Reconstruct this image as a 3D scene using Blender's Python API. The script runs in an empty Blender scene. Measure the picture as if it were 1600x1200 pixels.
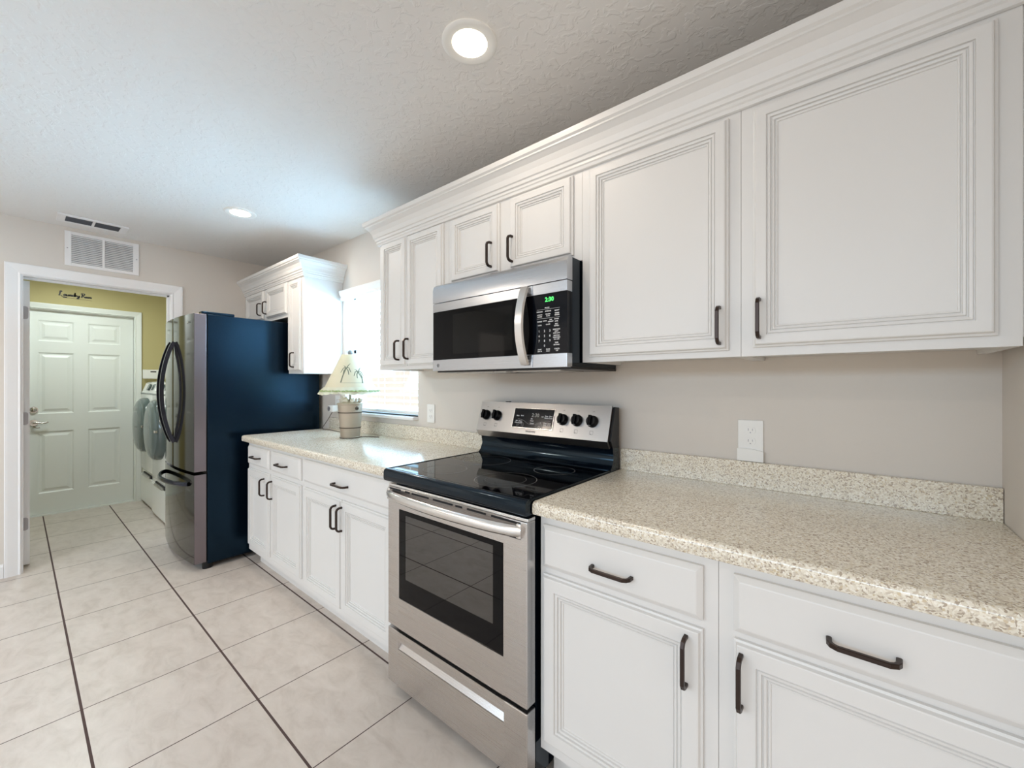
import bpy, bmesh, math, random
from mathutils import Vector, Matrix
random.seed(7)
C = bpy.context.scene.collection
SC = bpy.context.scene
PI = math.pi

# ------------------------------------------------------------------ camera
cd = bpy.data.cameras.new('camera'); cam = bpy.data.objects.new('camera', cd); C.objects.link(cam)
cd.sensor_fit = 'HORIZONTAL'; cd.sensor_width = 36.0; cd.lens = 36.0*640.06/1600.0
cd.clip_start = 0.02; cd.clip_end = 100
cam.location = (0.0, -1.6778, 1.3005)
cam.rotation_euler = (PI/2, 0, math.radians(39.579))
SC.camera = cam
# ------------------------------------------------------------------ exposure
vs = SC.view_settings
vs.view_transform = 'Standard'; vs.look = 'None'; vs.gamma = 1.0; vs.exposure = -0.02
try: vs.use_curve_mapping = False
except Exception: pass
SC.cycles.max_bounces = 10; SC.cycles.diffuse_bounces = 6; SC.cycles.glossy_bounces = 5
SC.cycles.transmission_bounces = 8
SC.cycles.use_denoising = True
SC.cycles.caustics_reflective = False; SC.cycles.caustics_refractive = False
# ------------------------------------------------------------------ world
W = bpy.data.worlds.new('daylight'); SC.world = W; W.use_nodes = True
W.node_tree.nodes['Background'].inputs[0].default_value = (1.0, 0.89, 0.79, 1)
W.node_tree.nodes['Background'].inputs[1].default_value = 1.3

def area(name, loc, target, sx, sy, power, col, shape='RECTANGLE', spread=PI):
    l = bpy.data.lights.new(name, 'AREA'); l.shape = shape; l.size = sx
    if shape in ('RECTANGLE', 'ELLIPSE'): l.size_y = sy
    l.energy = power; l.color = col; l.spread = spread
    o = bpy.data.objects.new(name, l); C.objects.link(o); o.location = loc
    d = Vector(target)-Vector(loc); o.rotation_euler = d.to_track_quat('-Z', 'Y').to_euler()
    return o
# skylight through the kitchen window (comes steeply down onto the counter)
area('window_daylight', (-2.65, 0.42, 1.85), (-2.65, -0.25, 1.30), 1.1, 0.9, 265, (0.42, 0.73, 1.0))
# light thrown up by the sunlit ground outside the same window
area('ground_bounce', (-2.65, 1.05, 0.12), (-2.65, 0.0, 1.6), 2.2, 1.1, 170, (0.55, 0.78, 1.0))
# added fill light outside an invented opening behind the camera
area('rear_fill', (-1.2, -5.0, 2.6), (-1.2, -2.0, 0.0), 4.6, 1.8, 235, (0.50, 0.75, 0.98))

# ------------------------------------------------------------------ materials
def newmat(name):
    m = bpy.data.materials.new(name); m.use_nodes = True
    nt = m.node_tree; b = nt.nodes['Principled BSDF']; return m, nt, b
def P(name, col, rough=0.5, metal=0.0, spec=0.5, coat=0.0, tint=None, bump=None, aniso=0.0, emit=None, es=0, var=0.02):
    m, nt, b = newmat(name)
    b.inputs['Base Color'].default_value = (*col, 1); b.inputs['Roughness'].default_value = rough
    b.inputs['Metallic'].default_value = metal; b.inputs['Specular IOR Level'].default_value = spec
    b.inputs['Coat Weight'].default_value = coat
    if tint: b.inputs['Specular Tint'].default_value = (*tint, 1)
    if aniso: b.inputs['Anisotropic'].default_value = aniso
    if emit: b.inputs['Emission Color'].default_value = (*emit, 1); b.inputs['Emission Strength'].default_value = es
    g = nt.nodes.new('ShaderNodeNewGeometry')
    if var and not emit:
        n = nt.nodes.new('ShaderNodeTexNoise'); n.inputs['Scale'].default_value = 3.0; n.inputs['Detail'].default_value = 3
        nt.links.new(g.outputs['Position'], n.inputs['Vector'])
        r = nt.nodes.new('ShaderNodeMix'); r.data_type = 'RGBA'
        r.inputs[6].default_value = (*[max(0, c*(1-var)) for c in col], 1); r.inputs[7].default_value = (*[min(1, c*(1+var)) for c in col], 1)
        nt.links.new(n.outputs['Fac'], r.inputs[0]); nt.links.new(r.outputs[2], b.inputs['Base Color'])
    if bump:
        sc, st = bump
        n = nt.nodes.new('ShaderNodeTexNoise'); n.inputs['Scale'].default_value = sc; n.inputs['Detail'].default_value = 4
        nt.links.new(g.outputs['Position'], n.inputs['Vector'])
        bp = nt.nodes.new('ShaderNodeBump'); bp.inputs['Strength'].default_value = st; bp.inputs['Distance'].default_value = 0.002
        nt.links.new(n.outputs['Fac'], bp.inputs['Height']); nt.links.new(bp.outputs[0], b.inputs['Normal'])
    return m
def brushed(name, col, rough=0.28, axis='x'):
    m, nt, b = newmat(name)
    b.inputs['Metallic'].default_value = 1.0
    g = nt.nodes.new('ShaderNodeNewGeometry'); mp = nt.nodes.new('ShaderNodeMapping')
    mp.inputs['Scale'].default_value = (1.5, 1500, 2500) if axis == 'x' else (2500, 1500, 1.5)
    n = nt.nodes.new('ShaderNodeTexNoise'); n.inputs['Scale'].default_value = 1.0; n.inputs['Detail'].default_value = 0
    nt.links.new(g.outputs['Position'], mp.inputs[0]); nt.links.new(mp.outputs[0], n.inputs['Vector'])
    r = nt.nodes.new('ShaderNodeMapRange'); r.inputs[3].default_value = rough-0.02; r.inputs[4].default_value = rough+0.03
    nt.links.new(n.outputs['Fac'], r.inputs[0]); nt.links.new(r.outputs[0], b.inputs['Roughness'])
    b.inputs['Base Color'].default_value = (*col, 1)
    return m

M = {}
M['cab'] = P('cabinet_white_paint', (0.73, 0.72, 0.705), 0.38, var=0.01)
M['wall'] = P('greige_wall_paint', (0.67, 0.625, 0.575), 0.7, bump=(160, 0.12))
M['lwall'] = P('olive_wall_paint', (0.50, 0.44, 0.215), 0.7, bump=(160, 0.12))
M['trim'] = P('white_trim_paint', (0.82, 0.82, 0.83), 0.35, var=0.01)
M['ldoor'] = P('white_door_paint', (0.78, 0.81, 0.78), 0.4, var=0.01)
M['white'] = P('white_plastic', (0.84, 0.84, 0.82), 0.35, var=0.0)
M['enamel'] = P('white_enamel', (0.84, 0.86, 0.83), 0.2, coat=0.3, var=0.0)
M['dark'] = P('dark_slot', (0.01, 0.01, 0.012), 0.7, var=0)
M['bronze'] = P('dark_bronze', (0.055, 0.04, 0.035), 0.35, metal=0.85, var=0.1)
M['steel'] = brushed('brushed_steel', (0.60, 0.575, 0.56), 0.27)
M['steel_m'] = brushed('cool_brushed_steel', (0.54, 0.555, 0.585), 0.26)
M['steelv'] = brushed('brushed_steel_vertical', (0.66, 0.64, 0.62), 0.3, 'z')
M['steel_l'] = brushed('light_steel', (0.78, 0.77, 0.76), 0.25)
M['nickel'] = P('satin_nickel', (0.55, 0.53, 0.5), 0.25, metal=1.0, var=0)
M['hinge'] = P('hinge_grey', (0.38, 0.37, 0.39), 0.4, metal=0.6, var=0)
M['blackglass'] = P('black_glass', (0.002, 0.002, 0.003), 0.035, spec=0.16, var=0)
M['blackenamel'] = P('black_enamel', (0.002, 0.004, 0.008), 0.12, spec=0.4, tint=(0.55, 0.8, 1.0), var=0)
M['blackplastic'] = P('black_plastic', (0.004, 0.004, 0.005), 0.28, spec=0.35, var=0)
M['keypad'] = P('keypad_gloss', (0.003, 0.004, 0.007), 0.12, spec=0.2, var=0)
M['ring'] = P('burner_ring_print', (0.22, 0.22, 0.22), 0.25, var=0)
M['print'] = P('white_print', (0.65, 0.65, 0.65), 0.5, var=0)
M['printdim'] = P('grey_print', (0.12, 0.12, 0.12), 0.4, var=0)
M['printdark'] = P('dark_print', (0.03, 0.03, 0.03), 0.5, var=0)
M['green'] = P('green_digits', (0.05, 0.5, 0.1), 0.5, emit=(0.08, 0.9, 0.15), es=1.6)
M['dimdig'] = P('dim_digits', (0.3, 0.3, 0.28), 0.5, emit=(0.5, 0.5, 0.45), es=0.25)
M['fside'] = P('glow_tinted_fridge_paint', (0.001, 0.003, 0.007), 0.25, spec=0.52, tint=(0.32, 0.64, 1.0), bump=(250, 0.15), var=0)  # black paint, with a blue specular tint put in for the window's glow
M['fdoor'] = P('black_stainless', (0.12, 0.118, 0.112), 0.09, metal=1.0, var=0)
M['fedge'] = P('fridge_door_edge', (0.24, 0.21, 0.23), 0.28, metal=0.9, var=0)
M['fhandle'] = P('fridge_handle_metal', (0.05, 0.055, 0.075), 0.16, metal=0.9, var=0)
M['wdoor'] = P('washer_door_grey', (0.08, 0.11, 0.11), 0.12, spec=0.7, var=0)
M['lens'] = P('lamp_lens', (1, 0.95, 0.85), 0.5, emit=(1.0, 0.86, 0.66), es=14)
M['slat'] = None
M['sand'] = P('sand_and_shells', (0.62, 0.56, 0.45), 0.8, bump=(300, 0.6), var=0.1)
M['shell'] = P('shell_white', (0.75, 0.70, 0.62), 0.5, var=0.05)
M['tin'] = P('aged_tin', (0.46, 0.39, 0.31), 0.45, metal=0.45, bump=(40, 0.3), var=0.25)
M['band'] = P('dark_band', (0.1, 0.075, 0.05), 0.5, metal=0.5, var=0.1)
M['palm'] = P('palm_print', (0.17, 0.18, 0.12), 0.7, var=0)
M['cord'] = P('brown_cord', (0.10, 0.08, 0.06), 0.5, var=0)
M['leafprint'] = P('green_leaf_print', (0.38, 0.47, 0.22), 0.8, var=0.1)

def mat_ceiling():
    m, nt, b = newmat('knockdown_ceiling')
    b.inputs['Base Color'].default_value = (0.79, 0.785, 0.775, 1); b.inputs['Roughness'].default_value = 0.75
    g = nt.nodes.new('ShaderNodeNewGeometry')
    n = nt.nodes.new('ShaderNodeTexNoise'); n.inputs['Scale'].default_value = 27; n.inputs['Detail'].default_value = 3; n.inputs['Distortion'].default_value = 0.6
    nt.links.new(g.outputs['Position'], n.inputs['Vector'])
    r = nt.nodes.new('ShaderNodeValToRGB'); r.color_ramp.elements[0].position = 0.5; r.color_ramp.elements[1].position = 0.6
    nt.links.new(n.outputs['Fac'], r.inputs[0])
    bp = nt.nodes.new('ShaderNodeBump'); bp.inputs['Strength'].default_value = 0.45; bp.inputs['Distance'].default_value = 0.003
    nt.links.new(r.outputs[0], bp.inputs['Height']); nt.links.new(bp.outputs[0], b.inputs['Normal'])
    return m
M['ceil'] = mat_ceiling()

def mat_floor():
    m, nt, b = newmat('beige_floor_tile')
    g = nt.nodes.new('ShaderNodeNewGeometry'); s = nt.nodes.new('ShaderNodeSeparateXYZ')
    nt.links.new(g.outputs['Position'], s.inputs[0])
    def mth(op, a, bb=None):
        n = nt.nodes.new('ShaderNodeMath'); n.operation = op
        for i, v in enumerate((a, bb)):
            if v is None: continue
            if isinstance(v, (int, float)): n.inputs[i].default_value = v
            else: nt.links.new(v, n.inputs[i])
        return n.outputs[0]
    def line(sock, off, p, wdt):
        f = mth('FRACT', mth('DIVIDE', mth('SUBTRACT', sock, off), p))
        d = mth('ABSOLUTE', mth('SUBTRACT', f, 0.5))        # .5 at the joint
        return mth('GREATER_THAN', d, 0.5 - wdt/p/2), mth('FLOOR', mth('DIVIDE', mth('SUBTRACT', sock, off), p))
    gx, ix = line(s.outputs[0], -1.884-0.481*20, 0.481, 0.0045)
    gy, iy = line(s.outputs[1], -1.512-0.4685*10, 0.4685, 0.0085)
    grout = mth('MAXIMUM', gx, gy)
    cell = mth('ADD', mth('MULTIPLY', ix, 12.13), mth('MULTIPLY', iy, 7.7))
    wn = nt.nodes.new('ShaderNodeTexWhiteNoise'); wn.noise_dimensions = '1D'; nt.links.new(cell, wn.inputs['W'])
    mp = nt.nodes.new('ShaderNodeMapping'); mp.inputs['Scale'].default_value = (8, 15, 1)
    nt.links.new(g.outputs['Position'], mp.inputs[0])
    n1 = nt.nodes.new('ShaderNodeTexNoise'); n1.noise_dimensions = '4D'; n1.inputs['Scale'].default_value = 1; n1.inputs['Detail'].default_value = 7; n1.inputs['Roughness'].default_value = 0.65; n1.inputs['Distortion'].default_value = 0.7
    nt.links.new(mp.outputs[0], n1.inputs['Vector']); nt.links.new(mth('MULTIPLY', wn.outputs[0], 9.0), n1.inputs['W'])
    r = nt.nodes.new('ShaderNodeValToRGB')
    e = r.color_ramp.elements; e[0].position = 0.32; e[0].color = (0.53, 0.465, 0.41, 1); e[1].position = 0.70; e[1].color = (0.67, 0.605, 0.55, 1)
    k = r.color_ramp.elements.new(0.5); k.color = (0.61, 0.545, 0.49, 1)
    nt.links.new(n1.outputs['Fac'], r.inputs[0])
    mx = nt.nodes.new('ShaderNodeMix'); mx.data_type = 'RGBA'; mx.inputs[7].default_value = (0.075, 0.045, 0.04, 1)
    nt.links.new(grout, mx.inputs[0]); nt.links.new(r.outputs[0], mx.inputs[6]); nt.links.new(mx.outputs[2], b.inputs['Base Color'])
    rr = nt.nodes.new('ShaderNodeMapRange'); rr.inputs[3].default_value = 0.33; rr.inputs[4].default_value = 0.85
    nt.links.new(grout, rr.inputs[0]); nt.links.new(rr.outputs[0], b.inputs['Roughness'])
    bp = nt.nodes.new('ShaderNodeBump'); bp.invert = True; bp.inputs['Strength'].default_value = 0.5; bp.inputs['Distance'].default_value = 0.002
    nt.links.new(grout, bp.inputs['Height']); nt.links.new(bp.outputs[0], b.inputs['Normal'])
    return m
M['floor'] = mat_floor()

def mat_counter():
    m, nt, b = newmat('speckled_laminate')
    g = nt.nodes.new('ShaderNodeNewGeometry')
    v = nt.nodes.new('ShaderNodeTexVoronoi'); v.inputs['Scale'].default_value = 290
    dn = nt.nodes.new('ShaderNodeTexNoise'); dn.inputs['Scale'].default_value = 60; dn.inputs['Detail'].default_value = 2
    nt.links.new(g.outputs['Position'], dn.inputs['Vector'])
    ad = nt.nodes.new('ShaderNodeVectorMath'); ad.operation = 'MULTIPLY_ADD'; ad.inputs[1].default_value = (0.012,)*3
    nt.links.new(dn.outputs['Color'], ad.inputs[0]); nt.links.new(g.outputs['Position'], ad.inputs[2])
    nt.links.new(ad.outputs[0], v.inputs['Vector'])
    sp = nt.nodes.new('ShaderNodeSeparateColor'); nt.links.new(v.outputs['Color'], sp.inputs[0])
    r = nt.nodes.new('ShaderNodeValToRGB'); r.color_ramp.interpolation = 'CONSTANT'
    e = r.color_ramp.elements
    e[0].position = 0.0; e[0].color = (0.42, 0.35, 0.27, 1)
    e[1].position = 0.13; e[1].color = (0.62, 0.55, 0.45, 1)
    for p_, c in ((0.30, (0.74, 0.68, 0.56)), (0.58, (0.82, 0.77, 0.66)), (0.80, (0.88, 0.84, 0.75)), (0.95, (0.62, 0.52, 0.36))):
        k = e.new(p_); k.color = (*c, 1)
    nt.links.new(sp.outputs[0], r.inputs[0]); nt.links.new(r.outputs[0], b.inputs['Base Color'])
    b.inputs['Roughness'].default_value = 0.19; b.inputs['Specular IOR Level'].default_value = 0.95
    return m
M['counter'] = mat_counter()

def mat_translucent(name, col, fac):
    m, nt, b = newmat(name)
    b.inputs['Base Color'].default_value = (*col, 1); b.inputs['Roughness'].default_value = 0.5
    t = nt.nodes.new('ShaderNodeBsdfTranslucent'); t.inputs[0].default_value = (*col, 1)
    mx = nt.nodes.new('ShaderNodeMixShader'); mx.inputs[0].default_value = fac
    nt.links.new(b.outputs[0], mx.inputs[1]); nt.links.new(t.outputs[0], mx.inputs[2])
    nt.links.new(mx.outputs[0], nt.nodes['Material Output'].inputs[0]); return m
M['slat'] = mat_translucent('blind_slat', (0.86, 0.87, 0.88), 0.22)
M['shade'] = mat_translucent('cream_lamp_shade', (0.84, 0.78, 0.60), 0.3)
M['ruffle'] = mat_translucent('ruffle_fabric', (0.84, 0.82, 0.66), 0.35)
def mat_glass(name, col=(1, 1, 1), alpha=0.1, rough=0.02):
    m, nt, b = newmat(name)
    b.inputs['Base Color'].default_value = (*col, 1); b.inputs['Roughness'].default_value = rough
    t = nt.nodes.new('ShaderNodeBsdfTransparent'); t.inputs[0].default_value = (*col, 1)
    mx = nt.nodes.new('ShaderNodeMixShader'); mx.inputs[0].default_value = alpha
    gl = nt.nodes.new('ShaderNodeBsdfGlossy'); gl.inputs['Roughness'].default_value = rough
    nt.links.new(t.outputs[0], mx.inputs[1]); nt.links.new(gl.outputs[0], mx.inputs[2])
    nt.links.new(mx.outputs[0], nt.nodes['Material Output'].inputs[0]); return m
M['glass'] = mat_glass('clear_glass', (0.96, 0.98, 0.98), 0.08)
M['ovenglass'] = mat_glass('tinted_oven_glass', (0.10, 0.09, 0.08), 0.17, 0.01)
M['lampglass'] = mat_glass('lamp_stem_glass', (0.9, 0.95, 0.93), 0.25)

# ------------------------------------------------------------------ mesh builder
WL = {}     # world location of every object built (parents are never rotated)
def wloc(o): return WL.get(o.name, Vector((0, 0, 0)))
class MB:
    def __init__(s): s.bm = bmesh.new()
    def box(s, x0, x1, y0, y1, z0, z1, bev=0.0, seg=2):
        x0, x1 = sorted((x0, x1)); y0, y1 = sorted((y0, y1)); z0, z1 = sorted((z0, z1))
        r = bmesh.ops.create_cube(s.bm, size=1.0)
        for v in r['verts']:
            v.co = Vector(((x0+x1)/2+v.co.x*(x1-x0), (y0+y1)/2+v.co.y*(y1-y0), (z0+z1)/2+v.co.z*(z1-z0)))
        if bev > 0:
            es = list({e for v in r['verts'] for e in v.link_edges})
            bmesh.ops.bevel(s.bm, geom=es, offset=bev, segments=seg, affect='EDGES', profile=0.5)
        return s
    def loops(s, loops, cap0=True, cap1=True, closed=True):
        vs_ = [[s.bm.verts.new(p) for p in l] for l in loops]
        n = len(loops[0]); rng = range(n) if closed else range(n-1)
        for a, b in zip(vs_, vs_[1:]):
            for i in rng:
                j = (i+1) % n
                try: s.bm.faces.new((a[i], a[j], b[j], b[i]))
                except ValueError: pass
        if cap0:
            try: s.bm.faces.new(list(reversed(vs_[0])))
            except ValueError: pass
        if cap1:
            try: s.bm.faces.new(vs_[-1])
            except ValueError: pass
        return s
    def cyl(s, p0, p1, r0, r1=None, n=24):
        return s.tube([p0, p1], [r0, r0 if r1 is None else r1], n)
    def tube(s, pts, rad, n=10, cap=True):
        pts = [Vector(p) for p in pts]
        if not isinstance(rad, (list, tuple)): rad = [rad]*len(pts)
        lo = []; prev = None
        for i, p in enumerate(pts):
            t = (pts[min(i+1, len(pts)-1)]-pts[max(i-1, 0)]).normalized()
            if prev is None:
                a = Vector((0, 0, 1)) if abs(t.z) < 0.9 else Vector((1, 0, 0))
            else: a = prev
            u = (a - t*a.dot(t)).normalized(); w = t.cross(u); prev = u
            lo.append([p+(u*math.cos(2*PI*k/n)+w*math.sin(2*PI*k/n))*rad[i] for k in range(n)])
        return s.loops(lo, cap, cap)
    def sweep(s, pts, prof, up, cap=True):
        pts = [Vector(p) for p in pts]; up = Vector(up); lo = []
        for i, p in enumerate(pts):
            t = (pts[min(i+1, len(pts)-1)]-pts[max(i-1, 0)]).normalized()
            sd = t.cross(up).normalized(); u2 = sd.cross(t)
            lo.append([p+sd*a+u2*b for a, b in prof])
        return s.loops(lo, cap, cap)
    def lathe(s, prof, c, n=32, cap=True, wob=None):
        c = Vector(c); lo = []
        for r, z in prof:
            lo.append([c+Vector((r*math.cos(2*PI*k/n), r*math.sin(2*PI*k/n), z)) for k in range(n)])
        return s.loops(lo, cap, cap)
    def prism(s, poly, f, a, b):          # poly of (u,v), f(u,v,w)->xyz
        return s.loops([[f(u, v, a) for u, v in poly], [f(u, v, b) for u, v in poly]])
    def build(s, name, mat, parent=None, smooth=False, mods=None):
        bm = s.bm
        bmesh.ops.recalc_face_normals(bm, faces=bm.faces)
        off = wloc(parent) if parent else Vector((0, 0, 0))
        if off.length > 0: bmesh.ops.translate(bm, vec=-off, verts=bm.verts)
        me = bpy.data.meshes.new(name); bm.to_mesh(me); bm.free()
        me.materials.append(mat)
        if smooth:
            for p in me.polygons: p.use_smooth = True
            try: me.set_sharp_from_angle(angle=math.radians(40))
            except Exception: pass
        o = bpy.data.objects.new(name, me); C.objects.link(o)
        if parent: o.parent = parent
        WL[o.name] = off
        return o
def tag(o, label=None, cat=None, group=None, kind=None):
    if label: o['label'] = label
    if cat: o['category'] = cat
    if group: o['group'] = group
    if kind: o['kind'] = kind
    return o
def thing(name, loc, label, cat, group=None, kind=None):
    o = bpy.data.objects.new(name, None); C.objects.link(o); o.location = loc
    o.empty_display_size = 0.05; WL[o.name] = Vector(loc)
    return tag(o, label, cat, group, kind)
def catmull(pts, n=6, closed=False):
    out = []; N = len(pts)
    for i in range(N if closed else N-1):
        g = lambda k: pts[k % N] if closed else pts[min(max(k, 0), N-1)]
        a, b, c, d = g(i-1), g(i), g(i+1), g(i+2)
        for k in range(n):
            t = k/n
            out.append(tuple(0.5*((2*q1)+(-q0+q2)*t+(2*q0-5*q1+4*q2-q3)*t*t+(-q0+3*q1-3*q2+q3)*t**3) for q0, q1, q2, q3 in zip(a, b, c, d)))
    if not closed: out.append(tuple(pts[-1]))
    return out
def ribbon(mb, pts, wid, f):          # flat stroke in (u,v), f(u,v)->xyz
    L = []
    for i, p in enumerate(pts):
        a = pts[max(i-1, 0)]; b = pts[min(i+1, len(pts)-1)]
        tx, ty = b[0]-a[0], b[1]-a[1]; l = math.hypot(tx, ty) or 1
        w = wid(i/(len(pts)-1), tx/l, ty/l) if callable(wid) else wid
        L.append((f(p[0]-ty/l*w/2, p[1]+tx/l*w/2), f(p[0]+ty/l*w/2, p[1]-tx/l*w/2)))
    vs_ = [[mb.bm.verts.new(q) for q in pr] for pr in L]
    for a, b in zip(vs_, vs_[1:]):
        try: mb.bm.faces.new((a[0], a[1], b[1], b[0]))
        except ValueError: pass
def text(mb, s, o, right, up, size, align='CENTER', bold=0.0):
    cu = bpy.data.curves.new('t', 'FONT'); cu.body = s; cu.size = size; cu.align_x = align; cu.align_y = 'CENTER'
    cu.offset = bold; cu.resolution_u = 2
    ob = bpy.data.objects.new('t', cu); C.objects.link(ob)
    bpy.context.view_layer.update()
    me = bpy.data.meshes.new_from_object(ob.evaluated_get(bpy.context.evaluated_depsgraph_get()))
    o = Vector(o); right = Vector(right).normalized(); up = Vector(up).normalized()
    vs_ = [mb.bm.verts.new(o+right*v.co.x+up*v.co.y) for v in me.vertices]
    for p in me.polygons:
        try: mb.bm.faces.new([vs_[i] for i in p.vertices])
        except ValueError: pass
    bpy.data.objects.remove(ob); bpy.data.curves.remove(cu); bpy.data.meshes.remove(me)

# ------------------------------------------------------------------ the room shell
H = 2.44; XF = -4.38; XL = -6.12
def struct(name, mb, mat, smooth=False): return tag(mb.build(name, mat, None, smooth), kind='structure')
struct('floor', MB().box(-6.6, 3.0, -4.42, 0.12, -0.1, 0.0), M['floor'])
struct('ceiling', MB().box(-6.6, 3.0, -4.42, 0.12, H, H+0.1), M['ceil'])
WX0, WX1, WZ0, WZ1 = -3.12, -2.185, 1.085, 2.03
b = MB(); b.box(XF-0.12, WX0, 0, 0.12, 0, H); b.box(WX1, 3.0, 0, 0.12, 0, H); b.box(WX0, WX1, 0, 0.12, 0, WZ0); b.box(WX0, WX1, 0, 0.12, WZ1, H)
struct('wall_back', b, M['wall'])
DY0, DY1, DZ = -1.648, -0.858, 2.045
b = MB(); b.box(XF-0.06, XF, -3.65, DY0-0.02, 0, H); b.box(XF-0.06, XF, -4.3, -3.65, 2.1, H); b.box(XF-0.06, XF, DY1+0.02, 0, 0, H); b.box(XF-0.06, XF, DY0-0.02, DY1+0.02, DZ+0.02, H)
struct('wall_far', b, M['wall'])
b = MB(); b.box(XF-0.12, XF-0.06, -2.6, DY0-0.02, 0, H); b.box(XF-0.12, XF-0.06, DY1+0.02, 0, 0, H); b.box(XF-0.12, XF-0.06, DY0-0.02, DY1+0.02, DZ+0.02, H)
struct('wall_laundry_near', b, M['lwall'])
struct('wall_right', MB().box(0.312, 0.43, -0.74, 0.0, 0, H), M['wall'])
b = MB(); b.box(XF-0.06, -3.7, -4.42, -4.3, 0, H); b.box(1.9, 3.0, -4.42, -4.3, 0, H); b.box(-3.7, 1.9, -4.42, -4.3, 2.2, H)  # unseen wall, wide opening made up to let fill light in
struct('wall_front', b, M['wall'])
LY0, LY1 = -1.60, -0.846       # laundry exit door
LD = 2.035
b = MB(); b.box(XL-0.12, XL, -2.6, LY0-0.03, 0, H); b.box(XL-0.12, XL, LY1+0.01, 0.0, 0, H); b.box(XL-0.12, XL, LY0-0.03, LY1+0.01, LD+0.01, H)
struct('wall_laundry_far', b, M['lwall'])
struct('wall_laundry_back', MB().box(XL-0.12, XF-0.12, 0.0, 0.12, 0, H), M['lwall'])
struct('wall_laundry_left', MB().box(XL-0.12, XF-0.06, -2.72, -2.6, 0, H), M['lwall'])

def casing(name, xf, sgn, y0, y1, z1, w, t, mat):
    # profiled casing round an opening in a wall facing +x (sgn=1): mitred U, outer w wide
    prof = [(0, 0), (0, t*0.55), (w*0.08, t*0.8), (w*0.2, t*0.62), (w*0.55, t*0.85), (w*0.8, t), (w*0.95, t), (w, t*0.8), (w, 0)]
    b = MB(); lo = []
    for d, h in prof:
        x = xf+sgn*h
        lo.append([(x, y0-d, 0), (x, y0-d, z1+d), (x, y1+d, z1+d), (x, y1+d, 0)])
    # loops run across the profile; make faces between successive profile lines
    vs_ = [[b.bm.verts.new(p) for p in l] for l in lo]
    for a, c in zip(vs_, vs_[1:]):
        for i in range(3): b.bm.faces.new((a[i], a[i+1], c[i+1], c[i]))
    for i in range(3): b.bm.faces.new((vs_[0][i], vs_[0][i+1], vs_[-1][i+1], vs_[-1][i]))
    b.bm.faces.new([l[0] for l in vs_]); b.bm.faces.new([l[3] for l in vs_])
    return b
b = casing('', XF, 1, DY0-0.008, DY1+0.005, DZ+0.004, 0.075, 0.017, None)
b.box(XF-0.135, XF+0.001, DY0-0.02, DY0, 0, DZ+0.018); b.box(XF-0.135, XF+0.001, DY1, DY1+0.02, 0, DZ+0.018); b.box(XF-0.135, XF+0.001, DY0, DY1, DZ, DZ+0.018)
b.box(XF-0.085, XF-0.055, DY1-0.012, DY1, 0, DZ); b.box(XF-0.085, XF-0.055, DY0, DY1, DZ-0.012, DZ)
struct('trim_1', b, M['trim'])
b = casing('', XL, 1, LY0-0.005, LY1+0.005, LD+0.006, 0.056, 0.017, None)
b.box(XL-0.11, XL+0.001, LY0-0.02, LY0, 0, LD+0.01); b.box(XL-0.11, XL+0.001, LY1, LY1+0.01, 0, LD+0.01); b.box(XL-0.11, XL+0.001, LY0, LY1, LD, LD+0.01)
b.box(XL-0.10, XL-0.005, LY0, LY1, 0.0, 0.012)
struct('trim_2', b, M['ldoor'])
b = MB(); b.prism([(0, 0), (0.013, 0), (0.013, 0.075), (0.006, 0.092), (0, 0.092)], lambda u, v, w: (XF+u, w, v), -3.65, DY0-0.085)
struct('baseboard_far', b, M['trim'])
b = MB(); b.prism([(0, 0), (0.013, 0), (0.013, 0.075), (0.006, 0.092), (0, 0.092)], lambda u, v, w: (XL+u, w, v), -2.6, LY0-0.065)
struct('baseboard_laundry', b, M['trim'])

def panel_slab(mb, f, us, vs_, cells, prof, T):
    """slab; f(u,v,d)->xyz with d = depth outwards; cells = set of (i,j) that carry a moulded panel."""
    for i in range(len(us)-1):
        for j in range(len(vs_)-1):
            u0, u1, v0, v1 = us[i], us[i+1], vs_[j], vs_[j+1]
            if (i, j) in cells:
                lo = [[f(u0+a, v0+a, T+d), f(u1-a, v0+a, T+d), f(u1-a, v1-a, T+d), f(u0+a, v1-a, T+d)] for a, d in prof]
                mb.loops(lo, False, True)
            else:
                mb.bm.faces.new([mb.bm.verts.new(f(*q, T)) for q in ((u0, v0), (u1, v0), (u1, v1), (u0, v1))])
    U0, U1, V0, V1 = us[0], us[-1], vs_[0], vs_[-1]
    mb.loops([[f(U0, V0, d), f(U1, V0, d), f(U1, V1, d), f(U0, V1, d)] for d in (0, T)], True, False)
    bmesh.ops.remove_doubles(mb.bm, verts=mb.bm.verts, dist=0.0001)
SIXP = [(0, 0), (0.004, -0.002), (0.012, -0.009), (0.026, -0.009), (0.048, -0.001), (0.052, -0.001)]
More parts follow.
